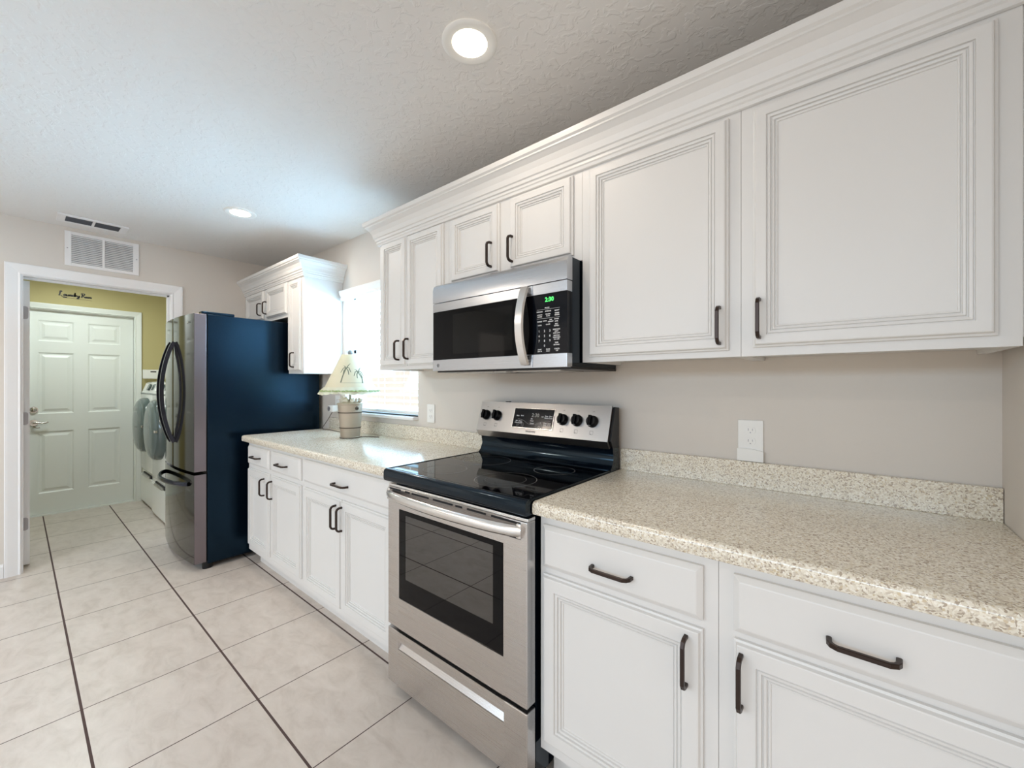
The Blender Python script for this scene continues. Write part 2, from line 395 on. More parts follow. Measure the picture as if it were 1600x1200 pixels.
# laundry exit door (door_1)
d1 = bpy.data.objects.new('door_1', None); C.objects.link(d1); d1.location = (XL-0.06, LY0, 0); WL['door_1'] = Vector(d1.location)
tag(d1, kind='structure')
b = MB(); yy = [LY0+0.003, LY0+0.05, LY0+0.30, LY0+0.405, LY0+0.655, LY1-0.003]
yy = [LY0+0.003, LY0+0.055, LY0+0.300, LY0+0.400, LY0+0.648, LY1-0.003]
panel_slab(b, lambda u, v, d: (XL-0.085+d, u, v), yy, [0.014, 0.215, 0.83, 1.005, 1.615, 1.725, 1.935, 2.03], {(1, 1), (3, 1), (1, 3), (3, 3), (1, 5), (3, 5)}, SIXP, 0.04)
b.build('door_panel', M['ldoor'], d1)
xk = XL-0.045
b = MB(); b.cyl((xk, -1.572, 1.047), (xk+0.012, -1.572, 1.047), 0.03); b.tube([(xk+.01, -1.572, 1.047), (xk+.022, -1.572, 1.047), (xk+0.028, -1.572, 1.047)], [0.024, 0.02, 0.008], 20)
tag(b.build('deadbolt', M['nickel'], d1, True))
b = MB(); b.cyl((xk, -1.572, 0.92), (xk+0.01, -1.572, 0.92), 0.031); b.cyl((xk+0.01, -1.572, 0.92), (xk+0.045, -1.572, 0.92), 0.011)
b.tube([(xk+0.045, -1.575, 0.92), (xk+0.05, -1.55, 0.923), (xk+0.05, -1.52, 0.915), (xk+0.048, -1.49, 0.918), (xk+0.046, -1.478, 0.925)], [0.011, 0.009, 0.007, 0.007, 0.008], 12)
b.tube([(xk+0.02, -1.575, 0.885), (xk+0.03, -1.55, 0.87), (xk+0.03, -1.53, 0.873)], 0.007, 10)
b.build('door_handle', M['nickel'], d1, True)
# open laundry room door (door_2), swung into the laundry against the left
d2 = bpy.data.objects.new('door_2', None); C.objects.link(d2); d2.location = (-4.525, -1.633, 0); WL['door_2'] = Vector(d2.location)
tag(d2, kind='structure')
b = MB(); panel_slab(b, lambda u, v, d: (u, -1.652+d, v), [-5.31, -5.20, -4.97, -4.86, -4.63, -4.522], [0.015, 0.215, 0.83, 1.005, 1.615, 1.725, 1.935, 2.035], {(1, 1), (3, 1), (1, 3), (3, 3), (1, 5), (3, 5)}, SIXP, 0.035)
b.build('door_panel', M['trim'], d2)
for z in (1.808, 1.055, 0.305):
    b = MB(); pl = []
    y0, y1, r = -1.6495, -1.624, 0.012
    pl = [(y0, z-0.045), (y1-r, z-0.045), (y1-r*.3, z-0.045+r*.3), (y1, z-0.045+r), (y1, z+0.045-r), (y1-r*.3, z+0.045-r*.3), (y1-r, z+0.045), (y0, z+0.045)]
    b.prism(pl, lambda u, v, w: (w, u, v), -4.5225, -4.5200)
    b.cyl((-4.515, -1.6530, z-0.045), (-4.515, -1.6530, z+0.045), 0.005, n=10)
    b.build('hinge', M['hinge'], d2)

# ------------------------------------------------------------------ window in the back wall
w1 = bpy.data.objects.new('window_1', None); C.objects.link(w1); w1.location = ((WX0+WX1)/2, 0.08, WZ0); WL['window_1'] = Vector(w1.location)
tag(w1, kind='structure')
b = MB()
for (x0, x1, z0, z1) in ((WX0, WX0+0.045, WZ0, WZ1), (WX1-0.045, WX1, WZ0, WZ1), (WX0, WX1, WZ0, WZ0+0.05), (WX0, WX1, WZ1-0.05, WZ1), (WX0, WX1, 1.53, 1.58)):
    b.box(x0, x1, 0.075, 0.115, z0, z1, 0.004)
b.build('window_frame', M['trim'], w1)
MB().box(WX0+0.03, WX1-0.03, 0.095, 0.099, WZ0+0.03, WZ1-0.03).build('window_pane', M['glass'], w1)
b = MB(); b.box(WX0-0.02, WX1+0.004, -0.045, 0.075, WZ0-0.022, WZ0, 0.006); b.build('window_sill', M['trim'], w1)
bl = thing('window_blind', ((WX0+WX1)/2, -0.01, WZ1), 'white slatted blind lowered over the bright kitchen window', 'window blind')
b = MB(); b.prism([(0.0, 1.985), (-0.03, 1.985), (-0.034, 2.0), (-0.030, 2.012), (-0.042, 2.03), (-0.047, 2.048), (-0.047, 2.056), (0.0, 2.056)], lambda u, v, w: (w, u-0.002, v-0.02), WX0-0.012, WX1+0.012)
b.build('valance', M['white'], bl)
b = MB(); ns = 19; tl = math.radians(-8); zt = 1.935; zb = 1.135
for k in range(ns):
    z = zt-(zt-zb)*k/(ns-1); yc = 0.030; hw = 0.024
    dy = hw*math.cos(tl); dz = hw*math.sin(tl)
    b.loops([[(WX0+0.008, yc-dy, z-dz), (WX0+0.008, yc, z+0.002), (WX0+0.008, yc+dy, z+dz), (WX0+0.008, yc+dy, z+dz-0.0025), (WX0+0.008, yc, z-0.0008), (WX0+0.008, yc-dy, z-dz-0.0025)],
             [(WX1-0.008, yc-dy, z-dz), (WX1-0.008, yc, z+0.002), (WX1-0.008, yc+dy, z+dz), (WX1-0.008, yc+dy, z+dz-0.0025), (WX1-0.008, yc, z-0.0008), (WX1-0.008, yc-dy, z-dz-0.0025)]])
b.build('slats', M['slat'], bl)
MB().box(WX0+0.008, WX1-0.008, 0.012, 0.05, 1.096, 1.116, 0.003).build('bottom_rail', M['white'], bl)
for x in (WX0+0.16, (WX0+WX1)/2, WX1-0.16):
    for y in (0.005, 0.055): MB().cyl((x, y, 1.11), (x, y, 1.98), 0.0012, n=6).build('ladder_cord', M['white'], bl)

# ------------------------------------------------------------------ cabinets
def door_prof(rail, mold, T=0.019):
    # (inset, depth) rings from the outer back edge to the centre panel
    m = mold
    return [(0, 0), (0, T*0.45), (0.005, T*0.55), (0.008, T*0.95), (0.011, T), (rail, T), (rail+0.001, T-0.0055), (rail+m*.10, T-0.0055), (rail+m*.16, T-0.0025), (rail+m*.36, T-0.0035),
            (rail+m*.39, T-0.0095), (rail+m*.47, T-0.0095), (rail+m*.54, T-0.006), (rail+m*.70, T-0.007), (rail+m*.74, T-0.0125), (rail+m*.80, T-0.0125), (rail+m*.86, T-0.010), (rail+m*.97, T-0.0105), (rail+m, T-0.014)]
def cab_door(parent, x0, x1, z0, z1, y, handle, rail=0.034, mold=0.027):
    b = MB()
    b.loops([[(x0+a, y-d, z0+a), (x1-a, y-d, z0+a), (x1-a, y-d, z1-a), (x0+a, y-d, z1-a)] for a, d in door_prof(rail, mold)])
    o = b.build('door', M['cab'], parent)
    if handle:
        hx, h0, h1 = handle; pull(o, (hx, y-0.019, h0), (hx, y-0.019, h1))
    return o
def cab_drawer(parent, x0, x1, z0, z1, y, handle):
    b = MB(); T = 0.019
    b.loops([[(x0+a, y-d, z0+a), (x1-a, y-d, z0+a), (x1-a, y-d, z1-a), (x0+a, y-d, z1-a)] for a, d in [(0, 0), (0, T*.5), (0.003, T*.62), (0.012, T*.95), (0.015, T)]])
    o = b.build('drawer', M['cab'], parent)
    hx0, hx1, hz = handle; pull(o, (hx0, y-T, hz), (hx1, y-T, hz))
    return o
def pull(parent, A, B, out=0.03):
    A = Vector(A); B = Vector(B); d = (B-A).normalized(); n = Vector((0, -1, 0))
    pts = [A, A+n*out*0.55+d*0.001, A+n*out*0.82+d*0.005, A+n*out+d*0.014, B+n*out-d*0.014, B+n*out*0.82-d*0.005, B+n*out*0.55-d*0.001, B]
    side = d.cross(n)
    b = MB(); w, h = 0.0048, 0.0038
    b.sweep(pts, [(-w, -h), (-w*.6, -h*1.3), (w*.6, -h*1.3), (w, -h), (w, h), (w*.6, h*1.3), (-w*.6, h*1.3), (-w, h)], side)
    b.build('handle', M['bronze'], parent)

def wall_cab(x0, x1, z0, z1, label, doors, endx=None, depth=0.305):
    t = thing('wall_cabinet', ((x0+x1)/2, -depth/2, z0), label, 'kitchen cabinet', 'white wall cabinets')
    b = MB(); th = 0.018; g = 0.0006
    X0, X1 = x0+g, x1-g
    b.box(X0, X0+th, -depth+0.019, -0.001, z0, z1); b.box(X1-th, X1, -depth+0.019, -0.001, z0, z1)
    b.box(X0+th, X1-th, -depth+0.019, -0.001, z0+0.012, z0+0.012+th); b.box(X0+th, X1-th, -depth+0.019, -0.001, z1-th, z1)
    b.box(X0+th, X1-th, -0.012, -0.001, z0+0.03, z1-th)
    b.build('cabinet_body', M['cab'], t)
    # face frame: full slab behind the doors with its openings
    b = MB(); y0, y1 = -depth+0.019, -depth
    xs = [X0] + [v for d in doors for v in (d[0]+0.012, d[1]-0.012)] + [X1]
    b.box(X0, X1, y0, y1, z0, doors[0][2]+0.012); b.box(X0, X1, y0, y1, doors[0][3]-0.012, z1)
    for k in range(0, len(xs), 2): b.box(xs[k], xs[k+1], y0, y1, doors[0][2]+0.012, doors[0][3]-0.012)
    b.build('face_frame', M['cab'], t)
    for (a, c, d0, d1_, hd) in doors: cab_door(t, a, c, d0, d1_, -depth-0.0005, hd)
    return t
ZU, ZT = 1.382, 2.13
wall_cab(-2.148, -1.543, ZU, ZT, 'white wall cabinet with two narrow doors between the window and the microwave', [(-2.115, -1.876, 1.402, 2.112, (-1.935, 1.435, 1.54)), (-1.868, -1.575, 1.402, 2.108, (-1.852+.002, 1.437, 1.545))])
wall_cab(-1.543, -0.787, 1.772, ZT, 'short white wall cabinet with two square doors above the microwave', [(-1.513, -1.200, 1.797, 2.104, (-1.240, 1.825, 1.932)), (-1.136, -0.824, 1.797, 2.104, (-1.118, 1.825, 1.932))])
wall_cab(-0.787, -0.251, ZU, ZT, 'white wall cabinet with one door directly right of the microwave', [(-0.755, -0.283, 1.402, 2.100, (-0.306, 1.423, 1.531))])
wall_cab(-0.251, 0.285, ZU, ZT, 'white wall cabinet with the largest door, nearest the right wall', [(-0.219, 0.248, 1.407, 2.100, (-0.202, 1.434, 1.542))])
wall_cab(-3.425, -3.157, ZU, ZT, 'tall narrow white wall cabinet with a single slim door beside the refrigerator top', [(-3.402, -3.190, 1.402, 2.102, (-3.29, 1.43, 1.54))])
wall_cab(-4.375, -3.425, 1.832, ZT, 'short white wall cabinet with two small doors above the refrigerator', [(-4.335, -3.915, 1.862, 2.108, (-3.955, 1.895, 1.998)), (-3.85, -3.445, 1.862, 2.108, (-3.83, 1.895, 1.998))])
# filler strip that closes the gap to the right wall
tag(MB().box(0.2858, 0.3115, -0.300, -0.285, ZU+0.02, ZT).build('filler_strip', M['cab']), 'narrow white filler strip between the last wall cabinet and the right wall', 'filler strip')
# crown moulding
CR = [(0.0005, 2.112), (0.008, 2.114), (0.010, 2.124), (0.014, 2.128), (0.014, 2.138), (0.020, 2.141), (0.022, 2.153), (0.027, 2.157), (0.033, 2.178), (0.044, 2.198), (0.060, 2.212), (0.064, 2.214), (0.064, 2.220), (0.072, 2.226), (0.074, 2.240), (0.074, 2.246), (0.0005, 2.246)]
def crown(path_f, label):
    b = MB(); lo = []
    for d, z in CR: lo.append([Vector((*q, z)) for q in path_f(d)])
    vs_ = [[b.bm.verts.new(p) for p in l] for l in lo]
    n = len(lo[0])
    for a, c in zip(vs_, vs_[1:]+vs_[:1]):
        for i in range(n-1): b.bm.faces.new((a[i], a[i+1], c[i+1], c[i]))
    b.bm.faces.new([l[0] for l in vs_]); b.bm.faces.new([l[-1] for l in vs_])
    return tag(b.build('crown_molding', M['cab']), label, 'molding')
crown(lambda d: [(-2.149-d, -0.001), (-2.149-d, -0.3245-d*0.98+0.018), (0.311, -0.3245-d*0.98+0.018)], 'long white crown molding along the top of the cabinets over the range')
crown(lambda d: [(-3.156+d, -0.001), (-3.156+d, -0.3065-d*0.98), (-4.379, -0.3065-d*0.98)], 'short white crown molding topping the cabinets over the refrigerator')

def base_cab(x0, x1, label, drawers, doors, zb, ystep=0.0):
    t = thing('base_cabinet', ((x0+x1)/2, -0.30, 0), label, 'kitchen cabinet', 'white base cabinets')
    g = 0.0006; X0, X1 = x0+g, x1-g; D = 0.609; ZTOP = 0.891; th = 0.018
    b = MB()
    b.box(X0, X0+th, -D+0.019, -0.003, zb, ZTOP); b.box(X1-th, X1, -D+0.019, -0.003, zb, ZTOP)
    b.box(X0+th, X1-th, -D+0.019, -0.003, zb, zb+th); b.box(X0+th, X1-th, -0.015, -0.003, zb+th, ZTOP)
    b.build('cabinet_body', M['cab'], t)
    tag(MB().box(X0, X1, -0.535, -0.518, 0.0, zb).build('toe_kick', M['cab'], t))
    MB().box(X0, X0+th, -0.518, -0.003, 0.0, zb).build('plinth_side', M['cab'], t)
    b = MB(); y0, y1 = -D+0.019, -D
    dz0, dz1 = doors[0][2]+0.012, doors[0][3]-0.012; wz0, wz1 = drawers[0][2]+0.012, drawers[0][3]-0.012
    b.box(X0, X1, y0, y1, zb, dz0); b.box(X0, X1, y0, y1, dz1, wz0); b.box(X0, X1, y0, y1, wz1, ZTOP)
    for rows, za, zc in ((doors, dz0, dz1), (drawers, wz0, wz1)):
        xs = [X0] + [v for d in rows for v in (d[0]+0.010, d[1]-0.010)] + [X1]
        for k in range(0, len(xs), 2):
            if xs[k+1] > xs[k]: b.box(xs[k], xs[k+1], y0, y1, za, zc)
    b.build('face_frame', M['cab'], t)
    for d in drawers: cab_drawer(t, d[0], d[1], d[2], d[3], -D-0.0005, d[4])
    for d in doors: cab_door(t, d[0], d[1], d[2], d[3], -D-0.0005, d[4], 0.046, 0.028)
    return t
base_cab(-3.343, -2.452, 'white base cabinet with two small drawers over two doors, beside the refrigerator',
         [(-3.318, -2.945, 0.735, 0.862, (-3.20, -3.07, 0.797)), (-2.905, -2.475, 0.735, 0.862, (-2.775, -2.64, 0.797))],
         [(-3.318, -2.945, 0.160, 0.706, (-3.005, 0.56, 0.67)), (-2.905, -2.475, 0.160, 0.706, (-2.885+.01, 0.56, 0.672))], 0.115)
base_cab(-2.452, -1.536, 'white base cabinet with one wide drawer over two doors, left of the range',
         [(-2.430, -1.552, 0.740, 0.866, (-2.055, -1.925, 0.788))],
         [(-2.430, -2.006, 0.145, 0.706, (-2.045, 0.557, 0.675)), (-2.000, -1.552, 0.145, 0.706, (-1.985, 0.557, 0.675))], 0.11)
base_cab(-0.764, -0.243, 'white base cabinet with one drawer over one door, directly right of the range',
         [(-0.748, -0.276, 0.727, 0.859, (-0.568, -0.452, 0.781))],
         [(-0.748, -0.276, 0.178, 0.705, (-0.312, 0.562, 0.68))], 0.140)
base_cab(-0.243, 0.310, 'white base cabinet with a wide drawer and wide door, against the right wall',
         [(-0.209, 0.290, 0.730, 0.861, (-0.034, 0.070, 0.785))],
         [(-0.209, 0.290, 0.178, 0.712, (-0.192, 0.568, 0.684))], 0.140)

# ------------------------------------------------------------------ worktops
def worktop(x0, x1, label):
    t = thing('countertop', ((x0+x1)/2, -0.3, 0.8915), label, 'countertop')
    b = MB(); zt, zb, yf, yb = 0.934, 0.8915, -0.655, -0.002
    pr = [(yb, zb), (yb, zt), (yf+0.014, zt), (yf+0.007, zt-0.002), (yf+0.002, zt-0.007), (yf, zt-0.014), (yf, zb+0.010), (yf+0.003, zb+0.003), (yf+0.010, zb)]
    b.prism(pr, lambda u, v, w: (w, u, v), x0, x1); b.build('counter_slab', M['counter'], t, True)
    b = MB(); b.box(x0, x1, -0.022, -0.002, 0.934, 1.024, 0.0015); b.build('backsplash', M['counter'], t)
    return t
worktop(-3.347, -1.534, 'speckled beige countertop with the lamp on it, left of the range')
worktop(-0.764, 0.3105, 'speckled beige countertop running right of the range to the wall')

# ------------------------------------------------------------------ electric range
RX0, RX1 = -1.530, -0.768
rg = thing('electric_range', ((RX0+RX1)/2, -0.34, 0), 'stainless steel and black electric range between the two countertops', 'stove')
b = MB(); b.box(RX0+0.006, RX1-0.006, -0.622, -0.03, 0.035, 0.893)
b.build('oven_body', M['blackenamel'], rg)
for x in (RX0+0.05, RX1-0.05):
    for y in (-0.58, -0.08): MB().cyl((x, y, 0.0), (x, y, 0.04), 0.018, n=14).build('foot', M['blackplastic'], rg)
b = MB()   # cooktop with rolled front edge
pr = [(-0.095, 0.893), (-0.095, 0.937), (-0.655, 0.937), (-0.662, 0.942), (-0.672, 0.942), (-0.680, 0.937), (-0.684, 0.928), (-0.684, 0.900), (-0.679, 0.892)]
b.prism(pr, lambda u, v, w: (w, u, v), RX0, RX1)
b.box(RX0, RX0+0.006, -0.665, -0.095, 0.936, 0.942, 0.002); b.box(RX1-0.006, RX1, -0.665, -0.095, 0.936, 0.942, 0.002)
ct = b.build('cooktop', M['blackenamel'], rg, True)
tag(MB().box(RX0+0.012, RX1-0.012, -0.652, -0.100, 0.9372, 0.9395).build('glass_surface', M['blackglass'], ct))
def ring(name, par, cx, cy, z, r, w, mat, n=64):
    b = MB(); lo = []
    for rr in (r-w/2, r+w/2): lo.append([(cx+rr*math.cos(2*PI*k/n), cy+rr*math.sin(2*PI*k/n), z) for k in range(n)])
    b.loops(lo, False, False); return b.build(name, mat, par)
for cx, cy, r in ((-1.005, -0.50, 0.118), (-1.325, -0.52, 0.092), (-0.955, -0.245, 0.085), (-1.325, -0.26, 0.112)):
    ring('burner_ring', ct, cx, cy, 0.9399, r, 0.0022, M['ring'])
ring('burner_ring', ct, -1.005, -0.50, 0.9399, 0.078, 0.0012, M['ring'])
# backguard
b = MB(); b.prism([(-0.03, 0.893), (-0.03, 1.20), (-0.066, 1.20), (-0.100, 1.05), (-0.088, 1.03), (-0.080, 0.985), (-0.095, 0.955), (-0.108, 0.942), (-0.108, 0.893)], lambda u, v, w: (w, u, v), RX0+0.002, RX1+0.001)
bg = b.build('backguard', M['blackenamel'], rg, True)
b = MB(); b.prism([(-0.067, 1.207), (-0.076, 1.207), (-0.1225, 1.060), (-0.104, 1.028), (-0.094, 1.034), (-0.108, 1.060)], lambda u, v, w: (w, u, v), RX0-0.001, RX1-0.007)
cp = b.build('control_panel', brushed('panel_steel', (0.47, 0.46, 0.455), 0.3), rg)
b = MB(); b.prism([(-0.032, 1.03), (-0.032, 1.199), (-0.067, 1.203), (-0.108, 1.062), (-0.094, 1.034)], lambda u, v, w: (w, u, v), RX1-0.006, RX1+0.003)
b.build('end_cap', M['blackplastic'], bg)
Up = Vector((0, 0.0465, 0.147)).normalized(); Nn = Vector((0, -Up.z, Up.y)); O0 = Vector((0, -0.1225, 1.060))
def PP(x, s, d=0.0): return O0+Vector((x, 0, 0))+Up*s+Nn*d
def pbox(mb, x0, x1, s0, s1, d0, d1, ins=0.0):
    mb.loops([[PP(x0, s0, d0), PP(x1, s0, d0), PP(x1, s1, d0), PP(x0, s1, d0)], [PP(x0+ins, s0+ins, d1), PP(x1-ins, s0+ins, d1), PP(x1-ins, s1-ins, d1), PP(x0+ins, s1-ins, d1)]])
b = MB(); pbox(b, -1.297, -1.052, 0.026, 0.130, 0.0, 0.003, 0.002); b.build('display_bezel', M['steel_l'], cp)
b = MB(); pbox(b, -1.292, -1.057, 0.031, 0.125, 0.0031, 0.0041, 0.001); dp = b.build('display', M['keypad'], cp)
b = MB(); text(b, '2:30', PP(-1.160, 0.093, 0.0045), (1, 0, 0), Up, 0.026); b.build('clock_digits', M['dimdig'], dp)
b = MB()
for tx, x, s in (('Bake', -1.265, .088), ('Broil', -1.238, .089), ('AM', -1.118, .088), ('Keep', -1.095, .092), ('Warm', -1.095, .083), ('Slow', -1.072, .092), ('Cook', -1.072, .083), ('Self', -1.268, .062), ('Clean', -1.268, .053), ('Timer', -1.246, .062), ('On/Off', -1.246, .053), ('Set', -1.178, .076), ('Clock', -1.176, .066), ('Cancel', -1.173, .053), ('+', -1.123, .058), ('Oven', -1.097, .058), ('Light', -1.097, .049), ('Lock', -1.074, .058), ('3 sec', -1.074, .049)):
    text(b, tx, PP(x, s, 0.0045), (1, 0, 0), Up, 0.0085, bold=0.0003)
b.build('button_lettering', M['print'], dp)
b = MB()
fP = lambda u, v: PP(u, v, 0.0043)
for c in ((-1.243, .044), (-1.131, .042)):
    for r in (0.006, 0.011, 0.016): ribbon(b, [(c[0]+r*1.3*math.cos(a*PI/10), c[1]+r*math.sin(a*PI/10)) for a in range(-2, 13)], 0.0022, fP)
ribbon(b, catmull([(-1.262, .073), (-1.225, .065), (-1.195, .05), (-1.16, .048), (-1.125, .063), (-1.07, .07)], 5), 0.0022, fP)
b.build('button_outlines', M['printdim'], dp)
b = MB(); text(b, 'FRIGIDAIRE', PP(-1.176, 0.0135, 0.0008), (1, 0, 0), Up, 0.0115, bold=0.0004); b.build('maker_lettering', M['printdark'], cp)
for x in (-1.480, -1.404, -1.006, -0.932, -0.856):
    b = MB()
    for dx, ds in ((0, 0.043), (-0.03, -0.025), (0.03, -0.025)): text(b, '-' if dx else 'OFF', PP(x+dx*.8, 0.082+(ds if dx == 0 else ds), 0.0008), (1, 0, 0), Up, 0.006)
    q = 0.0075; xs, ss = x+0.002, 0.033
    ribbon(b, [(xs-q, ss-q), (xs+q, ss-q), (xs+q, ss+q), (xs-q, ss+q), (xs-q, ss-q)], 0.0013, lambda u, v: PP(u, v, 0.0008))
    text(b, '.', PP(xs-0.003, ss+0.001, 0.0009), (1, 0, 0), Up, 0.03)
    b.build('knob_mark', M['printdark'], cp)
for x in (-1.480, -1.404, -1.006, -0.932, -0.856):
    b = MB(); s0 = 0.082; n = 28
    lo = []
    for r, d in ((0.0265, 0.0005), (0.0265, 0.006), (0.0245, 0.010), (0.0225, 0.020), (0.0205, 0.023)):
        lo.append([PP(x+r*math.cos(2*PI*k/n), s0+r*math.sin(2*PI*k/n), d) for k in range(n)])
    b.loops(lo); k0 = b.build('knob', M['blackplastic'], cp, True)
    b = MB(); a = 0.15 if x < -1.2 else 0
    b.loops([[PP(x+q*0.0065, s0+r*0.0225, d) for q, r in ((-1, -1), (1, -1), (1, 1), (-1, 1))] for d in (0.0232, 0.034)]); b.build('knob_grip', M['blackglass'], k0)
tag(MB().box(-1.375, -1.350, -0.066, -0.050, 1.2075, 1.2115).build('vent_clip', M['blackplastic'], bg))
# oven door
oy0, oy1 = -0.624, -0.668
OX0, OX1 = RX0+0.010, RX1-0.006; OZ0, OZ1 = 0.286, 0.879
wx0, wx1, wz0, wz1 = -1.446, -0.873, 0.412, 0.783
b = MB(); bb = 0.004
b.box(OX0, wx0, oy1, oy0, OZ0, 0.868, 0.003); b.box(wx1, OX1, oy1, oy0, OZ0, 0.868, 0.003)
b.box(wx0-.004, wx1+.004, oy1+.0004, oy0, OZ0, wz0); b.box(wx0-.004, wx1+.004, oy1+.0004, oy0, wz1, 0.868)
od = b.build('oven_door', M['steel'], rg)
b = MB(); b.box(OX0, OX1, -0.664, -0.624, 0.868, OZ1, 0.002); b.build('door_top_strip', M['steel_l'], od)
for x0, x1 in ((-1.508, -1.43), (-1.40, -1.37), (-1.355, -1.25), (-1.225, -1.115), (-1.10, -1.065), (-1.04, -0.95), (-0.925, -0.80)): MB().box(x0, x1, -0.6690, -0.660, 0.8575, 0.864).build('vent_slot', M['dark'], od)
for x0, x1 in ((-1.500, -1.47), (-0.87, -0.80)): MB().box(x0, x1, -0.6690, -0.660, 0.810, 0.8155).build('vent_slot', M['dark'], od)
b = MB(); g0 = (-1.402, -0.920, 0.500, 0.762)
yw = -0.665
b.box(wx0, g0[0], yw, yw+.01, wz0, wz1); b.box(g0[1], wx1, yw, yw+.01, wz0, wz1); b.box(g0[0], g0[1], yw, yw+.01, wz0, g0[2]); b.box(g0[0], g0[1], yw, yw+.01, g0[3], wz1)
b.build('window_surround', M['blackglass'], od)
MB().box(g0[0], g0[1], yw+.0002, yw+.004, g0[2], g0[3]).build('oven_window', M['ovenglass'], od)
b = MB(); b.box(g0[0]-.01, g0[1]+.01, yw+.030, yw+.034, g0[2]-.02, g0[3]+.02); b.build('inner_glass', M['blackglass'], od)
b = MB()
for q in range(5): b.box(g0[0], g0[1], yw+.022, yw+.0245, 0.55+q*0.04, 0.553+q*0.04)
b.box(g0[0]+0.012, g0[0]+0.030, yw+.012, yw+.014, g0[2], g0[3])
b.build('oven_rack', M['nickel'], od)
b = MB(); hp = []; N = 22
for i in range(N+1):
    t = i/N; x = -1.512+t*(0.718); k = math.sin(PI*t)**0.55 if 0 < t < 1 else 0
    hp.append((x, -0.672-0.042*k, 0.838))
b.sweep(hp, [(-0.006, -0.019), (0.002, -0.017), (0.009, -0.008), (0.010, 0.004), (0.006, 0.014), (-0.002, 0.019), (-0.007, 0.016)], (0, 0, 1))
b.box(-1.514, -1.495, -0.678, -0.664, 0.815, 0.862, 0.003); b.box(-0.812, -0.793, -0.678, -0.664, 0.815, 0.862, 0.003)
b.build('oven_handle', M['steel_l'], od, True)
# storage drawer with recessed pull
b = MB(); sx0, sx1, sz0, sz1 = -1.450, -0.871, 0.198, 0.232; DZ0, DZ1 = 0.045, 0.271
b.box(OX0, sx0, oy1, oy0, DZ0, DZ1, 0.003); b.box(sx1, OX1, oy1, oy0, DZ0, DZ1, 0.003)
b.box(sx0-.004, sx1+.004, oy1+.0004, oy0, DZ0, sz0); b.box(sx0-.004, sx1+.004, oy1+.0004, oy0, sz1, DZ1)
dr = b.build('storage_drawer', M['steel'], rg)
b = MB(); b.prism([(-0.664, sz0), (-0.655, sz0), (-0.632, sz1), (-0.640, sz1)], lambda u, v, w: (w, u, v), sx0+.001, sx1-.001); b.build('recessed_pull', M['steel'], dr)

# ------------------------------------------------------------------ microwave
MX0, MX1 = -1.538, -0.790
mw = thing('microwave_oven', ((MX0+MX1)/2, -0.2, 1.36), 'stainless and black over-the-range microwave under the short cabinet', 'microwave')
b = MB(); b.box(MX0+0.003, MX1-0.003, -0.372, -0.004, 1.366, 1.770); mb_ = b.build('microwave_body', M['blackenamel'], mw)
b = MB(); b.box(MX0+0.003, MX1+0.001, -0.385, -0.010, 1.3555, 1.3655, 0.002)
b.build('bottom_plate', M['blackplastic'], mw)
for x0, x1 in ((-1.46, -1.22), (-1.11, -0.87)): MB().box(x0, x1, -0.33, -0.15, 1.352, 1.3555).build('grease_filter', M['nickel'], mb_)
tag(MB().box(-1.20, -1.13, -0.35, -0.28, 1.351, 1.3555, 0.001).build('cooktop_lamp_cover', M['white'], mb_))
b = MB(); b.prism([(-0.373, 1.682), (-0.373, 1.771), (-0.392, 1.771), (-0.404, 1.762), (-0.410, 1.745), (-0.410, 1.682)], lambda u, v, w: (w, u, v), MX0, MX1)
b.build('vent_panel', M['steel_m'], mw, True)
yd0, yd1 = -0.373, -0.410; XD = -0.9465
b = MB(); b.box(MX0, XD, yd1, yd0, 1.640, 1.6795, 0.0015); b.box(MX0, XD, yd1, yd0, 1.362, 1.414, 0.0015); b.box(MX0+0.002, XD-0.001, yd0-0.005, yd0-0.0004, 1.37, 1.67); md = b.build('microwave_door', M['steel_m'], mw)
MB().box(MX0, XD-0.0, yd1+0.002, yd0-0.0052, 1.414, 1.640).build('door_glass', M['blackglass'], md)
b = MB(); b.box(-1.40, -1.045, yd1+0.0012, yd1+0.002, 1.437, 1.618); b.build('viewing_window', P('dark_window_mesh', (0.006, 0.006, 0.006), 0.06, spec=0.2, var=0), md)
for z0, z1 in ((1.640, 1.6795), (1.362, 1.414)): MB().box(XD+.0012, MX1, yd1, yd0, z0, z1, 0.0015).build('control_side_trim', M['steel_m'], mw)
kp = MB().box(XD+.0012, MX1, yd1+0.002, yd0, 1.414, 1.640).build('keypad_panel', M['keypad'], mw)
yk = yd1+0.0012
b = MB(); text(b, '2:30', (-0.868, yk, 1.617), (1, 0, 0), (0, 0, 1), 0.023, bold=0.0006); b.build('clock_digits', M['green'], kp)
b = MB(); fk = lambda u, v: (u, yk, v)
XK = [-0.915, -0.890, -0.8655, -0.836]
def kt(s, x, z, sz=0.0085): text(b, s, (x, yk, z), (1, 0, 0), (0, 0, 1), sz, bold=0.0003)
kt('DELAYED', -0.8785, 1.587, 0.005)
ribbon(b, [(-0.925, 1.582), (-0.822, 1.582)], 0.0008, fk); ribbon(b, [(-0.925, 1.548), (-0.822, 1.548)], 0.0008, fk)
for s, x, z in (('POPCORN', -.912, 1.574), ('BEVERAGE', -.874, 1.574), ('REHEAT', -.834, 1.573), ('POTATO', -.912, 1.562), ('FROZEN', -.874, 1.563), ('VEGGIE', -.834, 1.563), ('DINNER', -.912, 1.555), ('PLATE', -.874, 1.556), ('SENSOR', -.834, 1.556),
                ('EXPRESS', -.912, 1.537), ('COOK', -.888, 1.538), ('TIME', -.862, 1.541), ('DEFROST', -.862, 1.534), ('POWER', -.836, 1.541), ('LEVEL', -.836, 1.533), ('COOK', -.912, 1.523), ('CLOCK', -.874, 1.524), ('MELT', -.836, 1.523), ('SOFTEN', -.836, 1.516)): kt(s, x, z, 0.0058)
